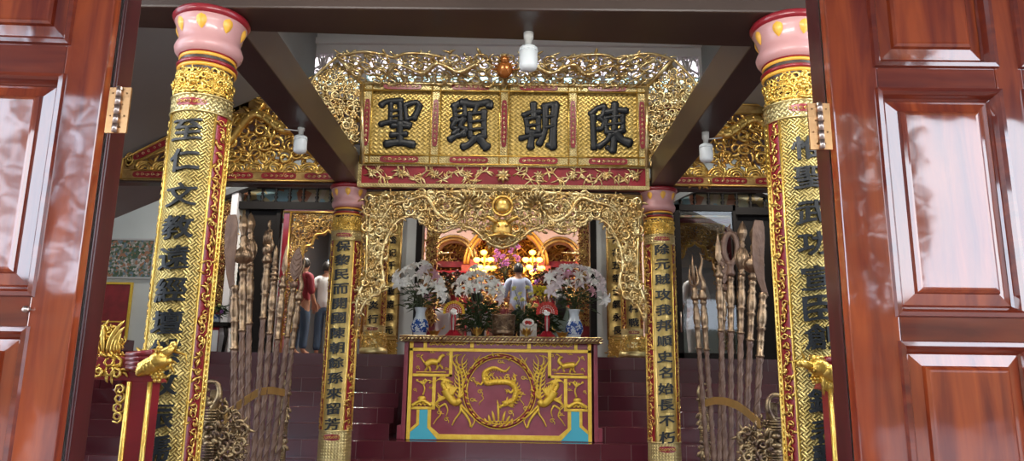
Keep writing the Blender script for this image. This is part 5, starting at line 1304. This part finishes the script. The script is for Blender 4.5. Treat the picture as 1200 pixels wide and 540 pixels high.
# ================================================================ RED LACQUER STANDS just inside the door
def stand(side):
    s=1 if side=='left' else -1; Y=3.05
    if side=='left': pts=dict(end=(200,412),arm0=(100,422),armz=(430,),post=(158,540),top=(132,404))
    g=lambda px,py:AT(px,py,Y)
    mx=(lambda px:px) if side=='left' else (lambda px:1148-px)
    dy=0 if side=='left' else 8
    G=lambda px,py:AT(mx(px),py+dy,Y)
    pb=G(160,540); root=thing('lacquer_stand','red and gold lacquer stand with dragon head arm in front of the %s column'%side,'stand',(pb.x,Y,0))
    q=lambda P,y0,y1:None
    mb=MB(); P=[G(98,418),(G(176,418)),G(182,432),G(190,448),G(176,450),G(150,446),G(98,444)]; P=[(v.x,v.z) for v in P]; P=P if s>0 else P[::-1]
    mb.prism(P,Y-.04,Y+.05); arm=part(mb,'arm',red,root,bevel=.006)
    mb=MB()
    for k in range(4): a=G(172,416+k*5); b=G(188-2*k,414+k*6); mb.tube([(G(156,415+k*5).x,Y-.05,a.z),(b.x,Y-.06,b.z)],[.012,.016],6)
    part(mb,'red_mane',red,arm)
    mb=MB(); h=G(190,424); rg=random.Random(5)
    dragon(mb,[(G(168,440).x,G(168,440).z),(G(176,436).x,G(176,432).z),(h.x-s*.0,h.z)],.036,Y-.05,rg,legs=False)
    carve(mb,[(v.x,v.z) for v in (G(176,410),G(201,410),G(203,428),G(192,446),G(182,444),G(178,428))],.026,Y-.04,rg,1.2,.2,5,9,.6)
    mb.tube([(G(182,412).x,Y-.03,G(182,412).z),(G(202,411).x,Y-.03,G(202,411).z)],.012,6)
    part(mb,'gilt_dragon_head',gold_b,arm)
    mb=MB(); carve(mb,[(v.x,v.z) for v in (G(104,422),G(150,422),G(152,440),G(104,440))],.03,Y-.04,rg,1.4,.2,5,9,.4); part(mb,'gilt_scrollwork',gold_b,arm)
    mb=MB(); carve(mb,[(v.x,v.z) for v in (G(112,418),G(146,418),G(142,400),G(133,380),G(120,384),G(112,400))],.024,Y,rg,1.2,.15,5,10,.8,lf=4)
    for k in range(7): v=G(115+4.5*k,414); leaf(mb,v.x,v.z,PI/2+(.3*(3-k)/3)*s*.6,.06+.03*(3-abs(3-k)),.010,Y-.02,rg.uniform(-.8,.8),5,7)
    part(mb,'flame_crown',gold_b,root)
    mb=MB(); a=G(146,448); b=G(178,448); mb.add([(min(a.x,b.x)+.0,y,z) for y in (Y-.05,Y+.05) for z in (0,)]*0,[])
    w=.042; px_=(G(166,448).x+G(150,540).x)/2
    cx=G(165,500).x; mb.box(cx-w,cx+w,Y-.045,Y+.045,.12,G(160,447).z); pst=part(mb,'post',red,root,bevel=.006)
    mb=MB()
    for d in (-w,w): mb.tube([(cx+d,Y-.048,.12),(cx+d,Y-.048,G(160,447).z)],.010,6)
    part(mb,'gilt_edge',gold_b,pst)
    mb=MB(); o=cx-s*w
    mb.tube([(o-s*.02,Y,G(0,448).z if 0 else G(150,450).z),(o-s*.055,Y,G(150,458).z),(o-s*.03,Y,G(150,466).z),(o-s*.05,Y,G(150,478).z),(o-s*.01,Y,G(150,490).z),(o,Y,G(150,500).z)],[.03,.034,.024,.03,.026,.012],8)
    br=part(mb,'bracket',red,root)
    mb=MB()
    for py in (456,466,477,488): v=G(150,py); scroll(mb,o-s*.04,v.z,.026,Y-.03,rg,10,5)
    part(mb,'gilt_scrollwork',gold_b,br)
    mb=MB(); mb.box(cx-.2,cx+.2,Y-.16,Y+.16,0,.06); mb.box(cx-.14,cx+.14,Y-.11,Y+.11,.06,.12); part(mb,'base',red,root,bevel=.01)
stand('left'); stand('right')
# ================================================================ BULBS
bulbw=mat('frosted_bulb',(.62,.66,.68),.4); sock=mat('grey_socket',(.42,.42,.40),.5)
def bulb(px,py,Y,zt,label,arm=0):
    v=AT(px,py,Y); zb=v.z; root=thing('light_bulb',label,'light bulb',(v.x,Y,zb)); O=(v.x,Y,zb)
    mb=MB(); mb.lathe([(.0,.0),(.03,.002),(.048,.012),(.055,.03),(.055,.115),(.05,.122)],24,O); part(mb,'diffuser',bulbw,root)
    mb=MB(); mb.lathe([(.05,.12),(.055,.125),(.054,.145),(.035,.158),(.022,.165)],24,O)
    for k in range(16): a=k*PI/8; mb.tube([(v.x+.055*cos(a),Y+.055*sin(a),zb+.122),(v.x+.05*cos(a),Y+.05*sin(a),zb+.15)],.003,4)
    part(mb,'collar',bulbw,root)
    mb=MB(); mb.lathe([(.02,.16),(.022,.2),(.03,.205),(.03,max(.21,zt-zb-.0))],14,O)
    if arm: mb.tube([(v.x,Y,zb+.2),(v.x+arm,Y,zb+.215)],.006,6)
    part(mb,'socket',sock,root)
bulb(619,83,4.08,TZ,'frosted bulb hanging under the dark front beam above the name board')
bulb(351,180,5.85,TZ,'frosted bulb hanging under the left long beam',-.14)
bulb(828,190,5.85,TZ,'frosted bulb hanging under the right long beam',.14)
# ================================================================ INNER HALL
YH=14.6
warm_wall=mat('warm_wall_paint',(.62,.45,.42),.8,0)
def arch_wall():
    mb=MB(); arches=[]
    for px,py,r in ((593,310,44),(531,303,22),(656,303,20)):
        v=AT(px,py,YH); R=r*YH/F; arches.append((v.x,v.z,R))
    x0,x1=cx0-1.2,cx1+1.4; n=260
    for i in range(n):
        a=x0+(x1-x0)*i/n; b=x0+(x1-x0)*(i+1)/n; m=(a+b)/2; z=1.85; inn=False
        for ax,az,R in arches:
            if abs(m-ax)<R: z=az+math.sqrt(R*R-(m-ax)**2); inn=True
        mb.box(a,b,YH,YH+.3,z,5.2)
    struct(mb.build('wall_altar',warm_wall)); return arches
arches=arch_wall()
orange=mat('orange_gilt',(.75,.38,.06),.35,.3); redp=mat('brick_red_paint',(.40,.07,.04),.5)
for i,(ax,az,R) in enumerate(arches):
    mb=MB(); 
    for q,r in ((R+.02,.035),(R+.09,.028)):
        mb.tube([(ax+q*cos(t*PI/24),YH-.02,az+q*sin(t*PI/24)) for t in range(25)],r,8)
    struct(mb.build('trim_%d'%(10+i),orange if i==0 else gold_old))
    # altar woodwork in each niche
    w=R*1.0; y=YH+.75
    y=YH+(1.3 if i==0 else .6); w=R*(1.0 if i==0 else .9)
    root=thing('niche_altar',['gilded carved altar in the glowing middle niche','carved altar in the left niche','carved altar in the right niche'][i],'altar',(ax,y,1.85))
    mb=MB(); mb.box(ax-w-.12,ax+w+.12,y,y+.06,1.85,5.1); part(mb,'backing',[red,red_deep,red_deep][i],root)
    mb=MB(); rg=random.Random(90+i); rr=.12 if i==0 else .10
    carve(mb,[(ax-w-.1,1.9),(ax+w+.1,1.9),(ax+w+.1,az+R+.1),(ax-w-.1,az+R+.1)],rr,y-.03,rg,1.5,.12,5,11,.6); part(mb,'gilt_carving',gold_old if i else gold,root)
    if i:
        mb=MB(); mb.box(ax-w-.1,ax+w+.1,y-.25,y-.1,az-.12,az); part(mb,'lintel',red_deep,root)
mb=MB()
for i,(ax,az,R) in enumerate(arches):
    for s in (-1,1):
        x=ax+s*(R+.06); mb.box(x-.09,x+.09,YH-.06,YH+.02,az-.16,az-.02)
struct(mb.build('trim_13',redp))
# lower carved cabinets in front of the niches
def cabinet(px0,px1,py,Y,label,dep=.5):
    x0,x1=XA(px0,py,Y),XA(px1,py,Y); z1=ZA(590,py,Y); root=thing('carved_cabinet',label,'cabinet',((x0+x1)/2,Y+dep/2,1.85))
    mb=MB(); mb.box(x0,x1,Y,Y+dep,1.85,z1-.05); part(mb,'body',red_deep,root)
    mb=MB(); mb.box(x0-.05,x1+.05,Y-.05,Y+dep,z1-.05,z1); part(mb,'top',red,root,bevel=.006)
    mb=MB(); carve(mb,[(x0+.04,1.9),(x1-.04,1.9),(x1-.04,z1-.08),(x0+.04,z1-.08)],.075,Y-.01,random.Random(px0),1.6,.15,5,10,.5); part(mb,'gilt_carving',gold_old,root)
cabinet(505,548,318,14.0,'red carved cabinet with gilt scrolls behind the left lilies'); cabinet(640,682,318,14.0,'red carved cabinet with gilt scrolls behind the right lilies')
cabinet(556,632,332,13.7,'long carved altar cabinet between the two lamps')
# carved uprights flanking the opening
for s,(a,b),lab in ((-1,(499,512),'left'),(1,(678,690),'right')):
    Y=11.75; x0,x1=XA(a,300,Y),XA(b,300,Y); root=thing('carved_upright','gilded openwork upright inside the %s edge of the hall opening'%lab,'panel',((x0+x1)/2,Y,1.85))
    mb=MB(); mb.box(x0,x1,Y+.02,Y+.06,1.85,4.6); part(mb,'backing',red_deep,root)
    mb=MB(); carve(mb,[(x0,2.4),(x1,2.4),(x1,4.6),(x0,4.6)],.055,Y,random.Random(a),1.4,.15,5,10); part(mb,'openwork',gold_old,root)
    q0,q1=(XA(489,300,Y),XA(495.5,300,Y)) if s<0 else (XA(693,300,Y),XA(699,300,Y))
    mb=MB(); mb.box(q0,q1,Y-.02,Y+.2,1.85,4.7); tag(mb.build('red_pillar',red_deep,bevel=.01,loc=((q0+q1)/2,Y,1.85)),'dark red square pillar at the %s edge of the hall opening'%lab,'pillar')
# cranes
def crane(px,py,s,label):
    Y=13.2; v=AT(px,py,Y); zt=v.z; root=thing('gilt_crane',label,'statue',(v.x,Y,1.85)); g=gold_pale; x=v.x
    mb=MB(); mb.tube(smooth_path([(x-s*.02,Y,2.75),(x+s*.0,Y,3.0),(x-s*.08,Y,zt-.25),(x-s*.02,Y,zt-.06),(x+s*.08,Y,zt)],6),[.05]*24+[.045],8)
    mb.blob((x+s*.1,Y,zt),(.065,.05,.05),10); mb.tube([(x+s*.14,Y,zt),(x+s*.25,Y,zt+.01),(x+s*.38,Y,zt+.02)],[.03,.018,.004],8)
    mb.blob((x-s*.12,Y,2.7),(.2,.12,.13),12); mb.tube([(x-s*.25,Y,2.68),(x-s*.4,Y,2.55),(x-s*.45,Y,2.42)],[.08,.05,.01],8); part(mb,'body',g,root)
    for k in (-.05,.05): mb=MB(); mb.tube([(x-s*.1,Y+k,2.6),(x-s*.08,Y+k,2.3),(x-s*.1,Y+k,2.02)],[.03,.018,.016],8); part(mb,'leg',g,root)
    mb=MB(); mb.lathe([(.22,0),(.24,.05),(.16,.12),(.12,.17)],18,(x-s*.1,Y,1.85)); part(mb,'base',gold_old,root)
    mb=MB(); 
    for k in range(4): leaf(mb,x+s*.06,zt+.03,PI/2+s*.5+.2*k*s,.12,.012,Y,s*.6,4,5)
    part(mb,'crest',g,root)
crane(506,297,1,'pale gilt crane statue in the hall facing right'); crane(682,297,-1,'pale gilt crane statue in the hall facing left')
# lotus lamps
globe_m=mat('lit_lamp_globe',(1,.7,.2),.4,0,emit=(1,.52,.06),es=7)
def lamp(px,label):
    Y=13.9; b=AT(px,330,Y); root=thing('lotus_lamp',label,'lamp',(b.x,Y,ZA(590,332,13.7)))
    z0=root.location.z; k=Y/F/1.0
    mb=MB(); mb.lathe([(.09,0),(.1,.02),(.03,.05),(.018,.1),(.018,AT(px,298,Y).z-z0)],14,(b.x,Y,z0)); 
    pts=[(0,296,0),(-8,305,-.05),(0,304,.06),(8,305,-.05),(-12,316,.02),(-4,314,-.1),(5,315,-.1),(11,314,.04),(0,320,-.12)]
    for dx,py,dy in pts:
        v=AT(px+dx,py,Y); mb.tube([(b.x,Y,v.z-.12),((b.x+v.x)/2,Y+dy/2,v.z-.13),(v.x,Y+dy,v.z-.03)],.008,5)
    part(mb,'stem',gold,root)
    for dx,py,dy in pts:
        v=AT(px+dx,py,Y); mb=MB(); mb.lathe([(.02,-.045),(.05,-.03),(.068,.0),(.06,.03),(.03,.048),(.0,.05)],14,(v.x,Y+dy,v.z)); part(mb,'lamp_globe',globe_m,root)
    for k in range(1): 
        l=bpy.data.lights.new('lamp_light','POINT'); l.energy=LAMP; l.color=(1,.55,.2); l.shadow_soft_size=.15; o=bpy.data.objects.new('lamp_light',l); COL.objects.link(o); o.location=(b.x,Y-.35,AT(px,308,Y).z)
LAMP=26
lamp(567,'cluster of lit amber lotus lamps left of the hall altar'); lamp(624,'cluster of lit amber lotus lamps right of the hall altar')
# light strip hidden behind the middle arch lip, added fill lamps of the hall
ax,az,R=arches[0]
def lightobj(nm,kind,loc,e,col,size=.3,rot=None,sy=None):
    l=bpy.data.lights.new(nm,kind); l.energy=e; l.color=col
    if kind=='POINT': l.shadow_soft_size=size
    if kind=='AREA':
        l.size=size
        if sy: l.shape='RECTANGLE'; l.size_y=sy
    o=bpy.data.objects.new(nm,l); COL.objects.link(o); o.location=loc
    if rot: o.rotation_euler=rot
    return o
lightobj('niche_light','POINT',(ax,YH+.4,az+R*.55),18,(1,.5,.15),.1)
# dark flower masses on the hall altar
ZT=ZA(590,332,13.7)
def massb(px,py,Y,label,protos,n,spread,hgt,seed,lm,base):
    b=AT(px,py,Y); rg=random.Random(seed)
    pts=[(rg.uniform(-1,1)*spread,rg.uniform(-.4,.2)*spread,hgt*rg.uniform(.3,1)) for _ in range(n)]
    r=bouquet('flower_arrangement',label,'flowers',b.x,Y,b.z-.12,pts,protos,500,spread,hgt,seed,lm,None,'blossom',1.3)
    mb=MB(); z=b.z-.12-base; mb.lathe([(.07,0),(.10,.02),(.12,z*.0+.3),(.07,.45 if z*0+1 else 0),(.09,b.z-.12-base)],16); o=mb.build('flower_stand',red_deep); o.location=(b.x,Y,base); tag(o,'dark stand under the '+label,'stand')
massb(529,338,12.6,'dark leafy arrangement behind the left lilies',[mums[3]],10,.30,.5,8,green_d,1.85)
massb(646,336,13.0,'dark leafy arrangement with dull flowers right of the man in blue',[mums[3],mums[3],mums[2]],16,.36,.5,9,green_d,1.85)
b=AT(592,312,13.9); r=bouquet('orchid_arrangement','purple orchids between the two lamps','flowers',b.x,13.95,ZT+.11,[(random.Random(i).uniform(-.26,.26),0,.35+random.Random(i+50).uniform(-.1,.3)) for i in range(26)],[mums[2]],160,.3,.4,12,green_d,None,'blossom',1.2)
b=AT(620,322,13.3); 
# fill lamps added under the ceilings to brighten the hall and front bays
fill_glow_m=mat('fill_lamp_glow',(1,1,1),.5,0,emit=(1,.93,.82),es=6)  # glow of the added fill lamps and battens
def fill_lamp(x,y,z,e,label,col=(1,.93,.84),sz=.5):
    root=thing('added_fill_lamp',label,'lamp',(x,y,z)); mb=MB(); mb.lathe([(.28,0),(.28,-.05),(.26,-.07)],24,(x,y,z)); part(mb,'rim',sock,root)
    mb=MB(); mb.lathe([(.25,-.072),(.2,-.10),(.0,-.115)],24,(x,y,z)); part(mb,'diffuser',fill_glow_m,root)
    lightobj('fill_lamp_light','AREA',(x,y,z-.13),e,col,.5)
for x,y,lab in ((-2.9,12.6,'added fill lamp in the left side of the hall'),(3.1,12.6,'added fill lamp in the right side of the hall'),(-.1,12.3,'added fill lamp over the middle of the hall')): fill_lamp(x,y,5.2,HALL if abs(x)>1 else HALLC,lab)
# far window behind the man in the left doorway
mb=MB(); YW=16.9
a,b=AT(366,303,YW),AT(391,320,YW)
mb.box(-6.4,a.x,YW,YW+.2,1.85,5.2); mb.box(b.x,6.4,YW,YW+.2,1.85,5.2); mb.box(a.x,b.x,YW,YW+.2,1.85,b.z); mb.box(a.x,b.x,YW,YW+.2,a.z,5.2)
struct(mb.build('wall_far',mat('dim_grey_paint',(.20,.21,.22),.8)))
root=bpy.data.objects.new('window_40',None); COL.objects.link(root); struct(root); root.location=(0,0,0)
mb=MB(); n=4
for i in range(n+1): x=a.x+(b.x-a.x)*i/n; mb.box(x-.015,x+.015,YW+.02,YW+.08,b.z,a.z)
for i in range(3): z=b.z+(a.z-b.z)*i/2; mb.box(a.x,b.x,YW+.02,YW+.08,z-.015,z+.015)
mb.build('window_frame',mat('steel_blue_frame',(.15,.2,.24),.5),root)
mb=MB(); mb.box(a.x,b.x,YW+.045,YW+.055,b.z,a.z); mb.build('pane',mat('frosted_pane',(.6,.75,.85),.4,trans=.9),root)
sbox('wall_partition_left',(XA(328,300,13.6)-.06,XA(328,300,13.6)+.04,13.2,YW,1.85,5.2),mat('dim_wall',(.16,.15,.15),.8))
# side table with white cloth and flowers, left of the left bay
Y=11.0; x=XA(252,400,10.7)
root=thing('side_table','small dark table by the left wall carrying flowers','table',(x,10.75,1.85)); mb=MB(); zt=ZA(252,378,10.7); mb.box(x-.3,x+.22,10.55,10.95,zt-.06,zt); part(mb,'table_top',black_wood,root,bevel=.005)
for dx in (-.26,.18):
    for dy in (10.59,10.91): mb=MB(); mb.tube([(x+dx,dy,zt-.06),(x+dx*1.1,dy,zt-.2),(x+dx*.95,dy,1.85)],[.035,.028,.025],8); part(mb,'leg',black_wood,root)
mb=MB(); mb.box(x-.2,x+.1,10.53,10.545,zt-.42,zt-.12); tag(mb.build('white_cloth',mat('white_cloth',(.55,.57,.58),.8),loc=(x,10.54,zt-.42)),'pale cloth hanging in front of the small side table','cloth')
bouquet('flower_arrangement','small mixed flowers on the side table by the left bay','flowers',x-.02,10.72,zt+.10,[(.05,-.05,.15),(-.08,-.03,.12),(-.12,-.05,.05),(.1,-.05,.06)],[mums[1],mums[2]],120,.13,.2,19,green,None,'blossom',.8)
mb=MB(); mb.lathe([(.04,0),(.06,.04),(.045,.10),(.05,.12)],14); o=mb.build('small_vase',porc); o.location=(x-.02,10.72,zt); tag(o,'small vase on the side table by the left bay','vase')
# ================================================================ PEOPLE
skin=mat('skin',(.42,.22,.14),.5,0,bump=.05,bscale=80); hair=mat('black_hair',(.012,.010,.010),.45,0,bump=.4,bscale=90,stretch=(1,1,.2))
def skinmesh(verts,edges,rad,sub=2):
    me=bpy.data.meshes.new('s'); me.from_pydata(verts,edges,[]); o=bpy.data.objects.new('s',me); COL.objects.link(o)
    o.modifiers.new('k','SKIN'); sd=me.skin_vertices[0].data
    for i,r in enumerate(rad): sd[i].radius=r if isinstance(r,tuple) else (r,r); sd[i].use_root=(i==0)
    md=o.modifiers.new('q','SUBSURF'); md.levels=sub
    dg=bpy.context.evaluated_depsgraph_get(); m2=bpy.data.meshes.new_from_object(o.evaluated_get(dg))
    vs=[v.co.copy() for v in m2.vertices]; fs=[tuple(p.vertices) for p in m2.polygons]
    bpy.data.objects.remove(o); mb=MB(); mb.add(vs,fs,True); return mb
def person(loc,rz,label,shirt,trousers,pose='stand',H=1.0,arms=None,sleeve=.5,longhair=False):
    """local frame: faces +Y"""
    sit=pose=='kneel'
    pz=.92 if not sit else .26
    V=[(0,0,pz),(0,0,pz+.17),(0,.0,pz+.38),(0,-.005,pz+.50),(0,.01,pz+.57),(0,.025,pz+.64),(0,.025,pz+.70),(0,.015,pz+.76)]
    Rr=[(.135,.105),(.135,.10),(.165,.115),(.09,.075),(.052,.055),(.072,.085),(.08,.095),(.058,.07)]
    Ed=[(i,i+1) for i in range(7)]
    def add(v,r,e): V.append(v); Rr.append(r); Ed.append((e,len(V)-1)); return len(V)-1
    A=arms or {-1:((.24,-.03,pz+.20),(.22,.10,pz+.0)),1:((.24,-.03,pz+.20),(.22,.10,pz+.0))}
    sleeves={}
    for s in (-1,1):
        el,wr=A[s]; el=(s*el[0],el[1],el[2]); wr=(s*wr[0],wr[1],wr[2])
        sh=add((s*.175,-.005,pz+.465),.058,3); e=add(el,.042,sh); w=add(wr,.027,e); d=(Vector(wr)-Vector(el)).normalized()
        p=Vector(wr)+d*.05; pi_=add(tuple(p),(.034,.018),w); side=d.orthogonal().normalized()
        side=d.cross(Vector((0,1,0))).normalized() if abs(d.y)<.9 else Vector((1,0,0)); nr=d.cross(side)
        for k,l in ((-1.5,.06),(-.5,.075),(.5,.08),(1.5,.07)):
            a=add(tuple(p+side*k*.017+d*.045),.0085,pi_); b_=add(tuple(p+side*k*.019+d*(.045+l*.5)+nr*.008),.008,a); add(tuple(p+side*k*.018+d*(.04+l*.95)+nr*.022),.007,b_)
        a=add(tuple(Vector(wr)+d*.03+side*s*.035),.010,w); add(tuple(Vector(wr)+d*.075+side*s*.05+nr*.01),.008,a)
        sleeves[s]=(sh,e,w)
    legs={}
    for s in (-1,1):
        if not sit: J=[((s*.09,0,.86),.095),((s*.10,.02,.48),.062),((s*.105,-.01,.10),.042),((s*.11,.06,.045),.04),((s*.115,.14,.035),.03)]
        else: J=[((s*.11,.04,.22),.095),((s*.15,.36,.09),.07),((s*.12,.0,.07),.045),((s*.11,-.12,.05),.04),((s*.11,-.2,.04),.03)]
        q=0; L=[]
        for v,r in J: q=add(v,r,q); L.append(q)
        legs[s]=L
    mb=skinmesh(V,Ed,Rr); 
    mb.blob((0,.118,pz+.665),(.012,.02,.02),6)
    for s in (-1,1): mb.blob((s*.083,.02,pz+.68),(.012,.02,.028),6)
    rot=Matrix.Rotation(rz,3,'Z'); Lc=Vector(loc)
    root=thing('person',label,'person',loc)
    tf=lambda v:Lc+rot@(Vector(v)*H)
    mb.map(tf); body=part(mb,'body',skin,root)
    # shirt
    g=.016; sv=[(0,0,pz-(.12 if not sit else .04)),V[1],V[2],V[3]]; sr=[(.205,.155)]+[(r[0]+g,r[1]+g) for r in Rr[1:3]]+[(.085,.075)]; se=[(0,1),(1,2),(2,3)]
    for s in (-1,1):
        sh,e,w=sleeves[s]; sv.append(V[sh]); sr.append(.058+g); se.append((3,len(sv)-1)); a=Vector(V[sh]); b_=Vector(V[e]); c_=Vector(V[w])
        if sleeve<=1: sv.append(tuple(a.lerp(b_,sleeve))); sr.append(.055+g); se.append((len(sv)-2,len(sv)-1))
        else: 
            sv.append(tuple(b_)); sr.append(.046+g); se.append((len(sv)-2,len(sv)-1)); sv.append(tuple(b_.lerp(c_,sleeve-1))); sr.append(.034+g*.8); se.append((len(sv)-2,len(sv)-1))
    mb=skinmesh(sv,se,sr); mb.map(tf); part(mb,'shirt',shirt,root)
    tv=[V[0],(0,0,pz-.03)]; tr_=[(.158,.125),(.15,.12)]; te=[(0,1)]
    for s in (-1,1):
        q=1
        for k,i in enumerate(legs[s][:3]):
            tv.append(V[i]); tr_.append(Rr[i]+.018 if k<2 else Rr[i]+.03); te.append((q,len(tv)-1)); q=len(tv)-1
    mb=skinmesh(tv,te,tr_); mb.map(tf); part(mb,'trousers',trousers,root)
    mb=MB(); 
    def hf(u,v):
        a=u*2*PI; e=v*PI*.70; r=.095; k=1.0
        front=max(0,sin(a)); e2=e*(1-.42*front)
        x=.094*sin(e2)*cos(a); y=.01+.112*sin(e2)*sin(a); z=pz+.695+.118*cos(e2)
        return (x,y,z)
    mb.grid(hf,28,10); 
    if longhair: mb.tube([(0,-.05,pz+.72),(0,-.10,pz+.62),(0,-.115,pz+.48),(0,-.115,pz+.35)],[.085,.085,.075,.03],10)
    mb.map(tf); part(mb,'hair',hair,root,solid=.006)
    return root
cl=lambda n,c:mat(n,c,.8,0,bump=.1,bscale=30)
blue_sh=cl('pale_blue_cotton',(.33,.38,.52)); white_sh=cl('white_cotton',(.60,.62,.64)); dark_tr=cl('dark_trousers',(.02,.025,.04)); jean=cl('blue_denim',(.05,.09,.15)); red_sh=cl('dark_red_cotton',(.22,.02,.035)); green_sh=cl('pale_green_cotton',(.26,.36,.31)); grey_tr=cl('grey_trousers',(.10,.10,.11))
fz=1.85
def at_floor(px,Y): return (XA(px,360,Y),Y,fz)
person(at_floor(607,12.5),.05,'man in a pale blue shirt standing in the hall with his back to us',blue_sh,dark_tr,H=.96,sleeve=1.5,arms={-1:((.25,0,1.14),(.2,.15,1.1)),1:((.24,.0,1.14),(.16,.18,1.1))})
person(at_floor(381,12.7),.12,'young man in a white shirt and jeans seen from behind in the left doorway',white_sh,jean,H=.97,sleeve=.6)
person(at_floor(353,11.9),-.5,'person in a dark red shirt and jeans behind the left polearms',red_sh,jean,H=.93,sleeve=1.3)
person(at_floor(521,12.0),-.2,'person in a white shirt kneeling behind the left porcelain vase',white_sh,grey_tr,'kneel',1.0)
person(at_floor(559,11.4),.1,'person in a white shirt and red scarf kneeling behind the left lotus cup',white_sh,grey_tr,'kneel',.97)
person(at_floor(655,11.6),.25,'person in a pale green shirt kneeling behind the right fan offering',green_sh,grey_tr,'kneel',1.02,longhair=True)
person(at_floor(815,12.2),.3,'person in pale clothes standing behind the glass door in the right bay',white_sh,white_sh,H=.92,sleeve=1.4)
x,y,z=at_floor(559,11.4); mb=MB(); mb.tube(smooth_path([(x-.16,y+.05,z+.68),(x-.1,y-.1,z+.74),(x,y-.13,z+.70),(x+.1,y-.1,z+.74),(x+.16,y+.05,z+.68)],5),.045,8); mb.tube([(x+.02,y-.14,z+.70),(x+.05,y-.155,z+.58),(x+.03,y-.15,z+.45)],[.05,.045,.03],8)
tag(mb.build('red_scarf',cloth_red,loc=(x,y,z+.6)),'red scarf around the shoulders of the kneeling person behind the lotus cup','scarf')
# ================================================================ COURTYARD behind the camera (seen only in reflections) and light
sbox('floor_courtyard',(-60,60,-60,-3,-.3,-.15),mat('courtyard_paving',(.14,.12,.11),.8,var=.2,vscale=.3))
sbox('ceiling_porch',(-7,7,-2.9,2.23,4.25,4.4),mahog_d)
def tree(x,y,h,r,label,seed,nl):
    root=thing('shade_tree',label,'tree',(x,y,-.15)); rg=random.Random(seed); mb=MB()
    mb.tube([(x,y,-.15),(x+.05,y,h*.3),(x-.03,y,h*.55),(x+.06,y,h*.8)],[.16,.12,.10,.05],10)
    for k in range(7): a=k*.9; mb.tube([(x,y,h*.45+.05*k),(x+r*.35*cos(a),y+r*.35*sin(a),h*.6+.08*k),(x+r*.7*cos(a),y+r*.7*sin(a),h*.7+.1*k)],[.06,.04,.015],6)
    part(mb,'trunk',mat('bark',(.10,.07,.05),.9),root); mb=MB()
    for k in range(nl):
        d=Vector((rg.gauss(0,1),rg.gauss(0,1),rg.gauss(0,1))).normalized()*(rg.random()**.33); c=Vector((x+d.x*r,y+d.y*r,h*.62+d.z*h*.42)); a=Vector((rg.uniform(-1,1),rg.uniform(-1,1),rg.uniform(-1,1))).normalized()*.13; b=a.orthogonal().normalized()*.05
        mb.add([c,c+a*.5+b,c+a,c+a*.5-b],[(0,1,2,3)])
    part(mb,'foliage',green,root)['kind']='stuff'
tree(6.0,-8.2,7.4,1.2,'leafy tree standing in the courtyard opposite the right door leaf',5,5200); tree(-6.4,-8.0,7.2,.85,'thinner leafy tree standing in the courtyard opposite the left door leaf',6,1500)
sbox('wall_courtyard',(-60,60,-30.3,-30,-.15,5.1),mat('hedge_green',(.05,.08,.04),.9,var=.5,vscale=2))
w=bpy.data.worlds.new('world'); bpy.context.scene.world=w; w.use_nodes=True; nt=w.node_tree; N=nt.nodes; L=nt.links; bg=N['Background']
tc=N.new('ShaderNodeTexCoord'); n=N.new('ShaderNodeTexNoise'); n.inputs['Scale'].default_value=2.2; n.inputs['Detail'].default_value=4; L.new(tc.outputs['Generated'],n.inputs['Vector'])
rp=N.new('ShaderNodeValToRGB'); rp.color_ramp.elements[0].position=.4; rp.color_ramp.elements[1].position=.62; rp.color_ramp.elements[0].color=(.62,.76,.95,1); rp.color_ramp.elements[1].color=(.88,.93,1,1)
L.new(n.outputs['Fac'],rp.inputs[0]); L.new(rp.outputs[0],bg.inputs[0]); bg.inputs[1].default_value=SKY
for x,lab in ((-1.2,'left'),(1.2,'right')): fill_lamp(x,4.7,6.3,TOPL,'added fill lamp high over the front hall, %s one'%lab)  # added out of view to light the name board and altar
for x,lab in ((-3.7,'left'),(3.7,'right')): fill_lamp(x,9.75,5.2,SIDEL,'added fill lamp above the stairs in the %s bay'%lab)  # added fill for the grey side walls and the stairs
if FRONT: 
    # out-of-view fill lights added over the door, modelled as fluorescent battens
    for i,x in enumerate((-2.9,-.9,1.1,2.9)):
        root=thing('added_fill_batten','added fill batten on the inner face of the lintel, %s from the left wall'%('first','second','third','fourth')[i],'lamp',(x,2.46,3.4))
        mb=MB(); mb.box(x-.6,x+.6,2.42,2.47,3.36,3.42); part(mb,'batten_body',white_pap,root)
        mb=MB(); mb.tube([(x-.58,2.5,3.39),(x+.58,2.5,3.39)],.018,8); part(mb,'tube',fill_glow_m,root)
        lightobj('fill_batten_light','AREA',(x,2.53,3.39),FRONT,(1,.97,.92),1.2,(math.radians(60),0,0),.1)
sc=bpy.context.scene; sc.view_settings.view_transform='Standard'; sc.view_settings.look='None'; sc.view_settings.gamma=1; sc.view_settings.use_curve_mapping=False; sc.view_settings.exposure=EXPO
bpy.context.view_layer.update()
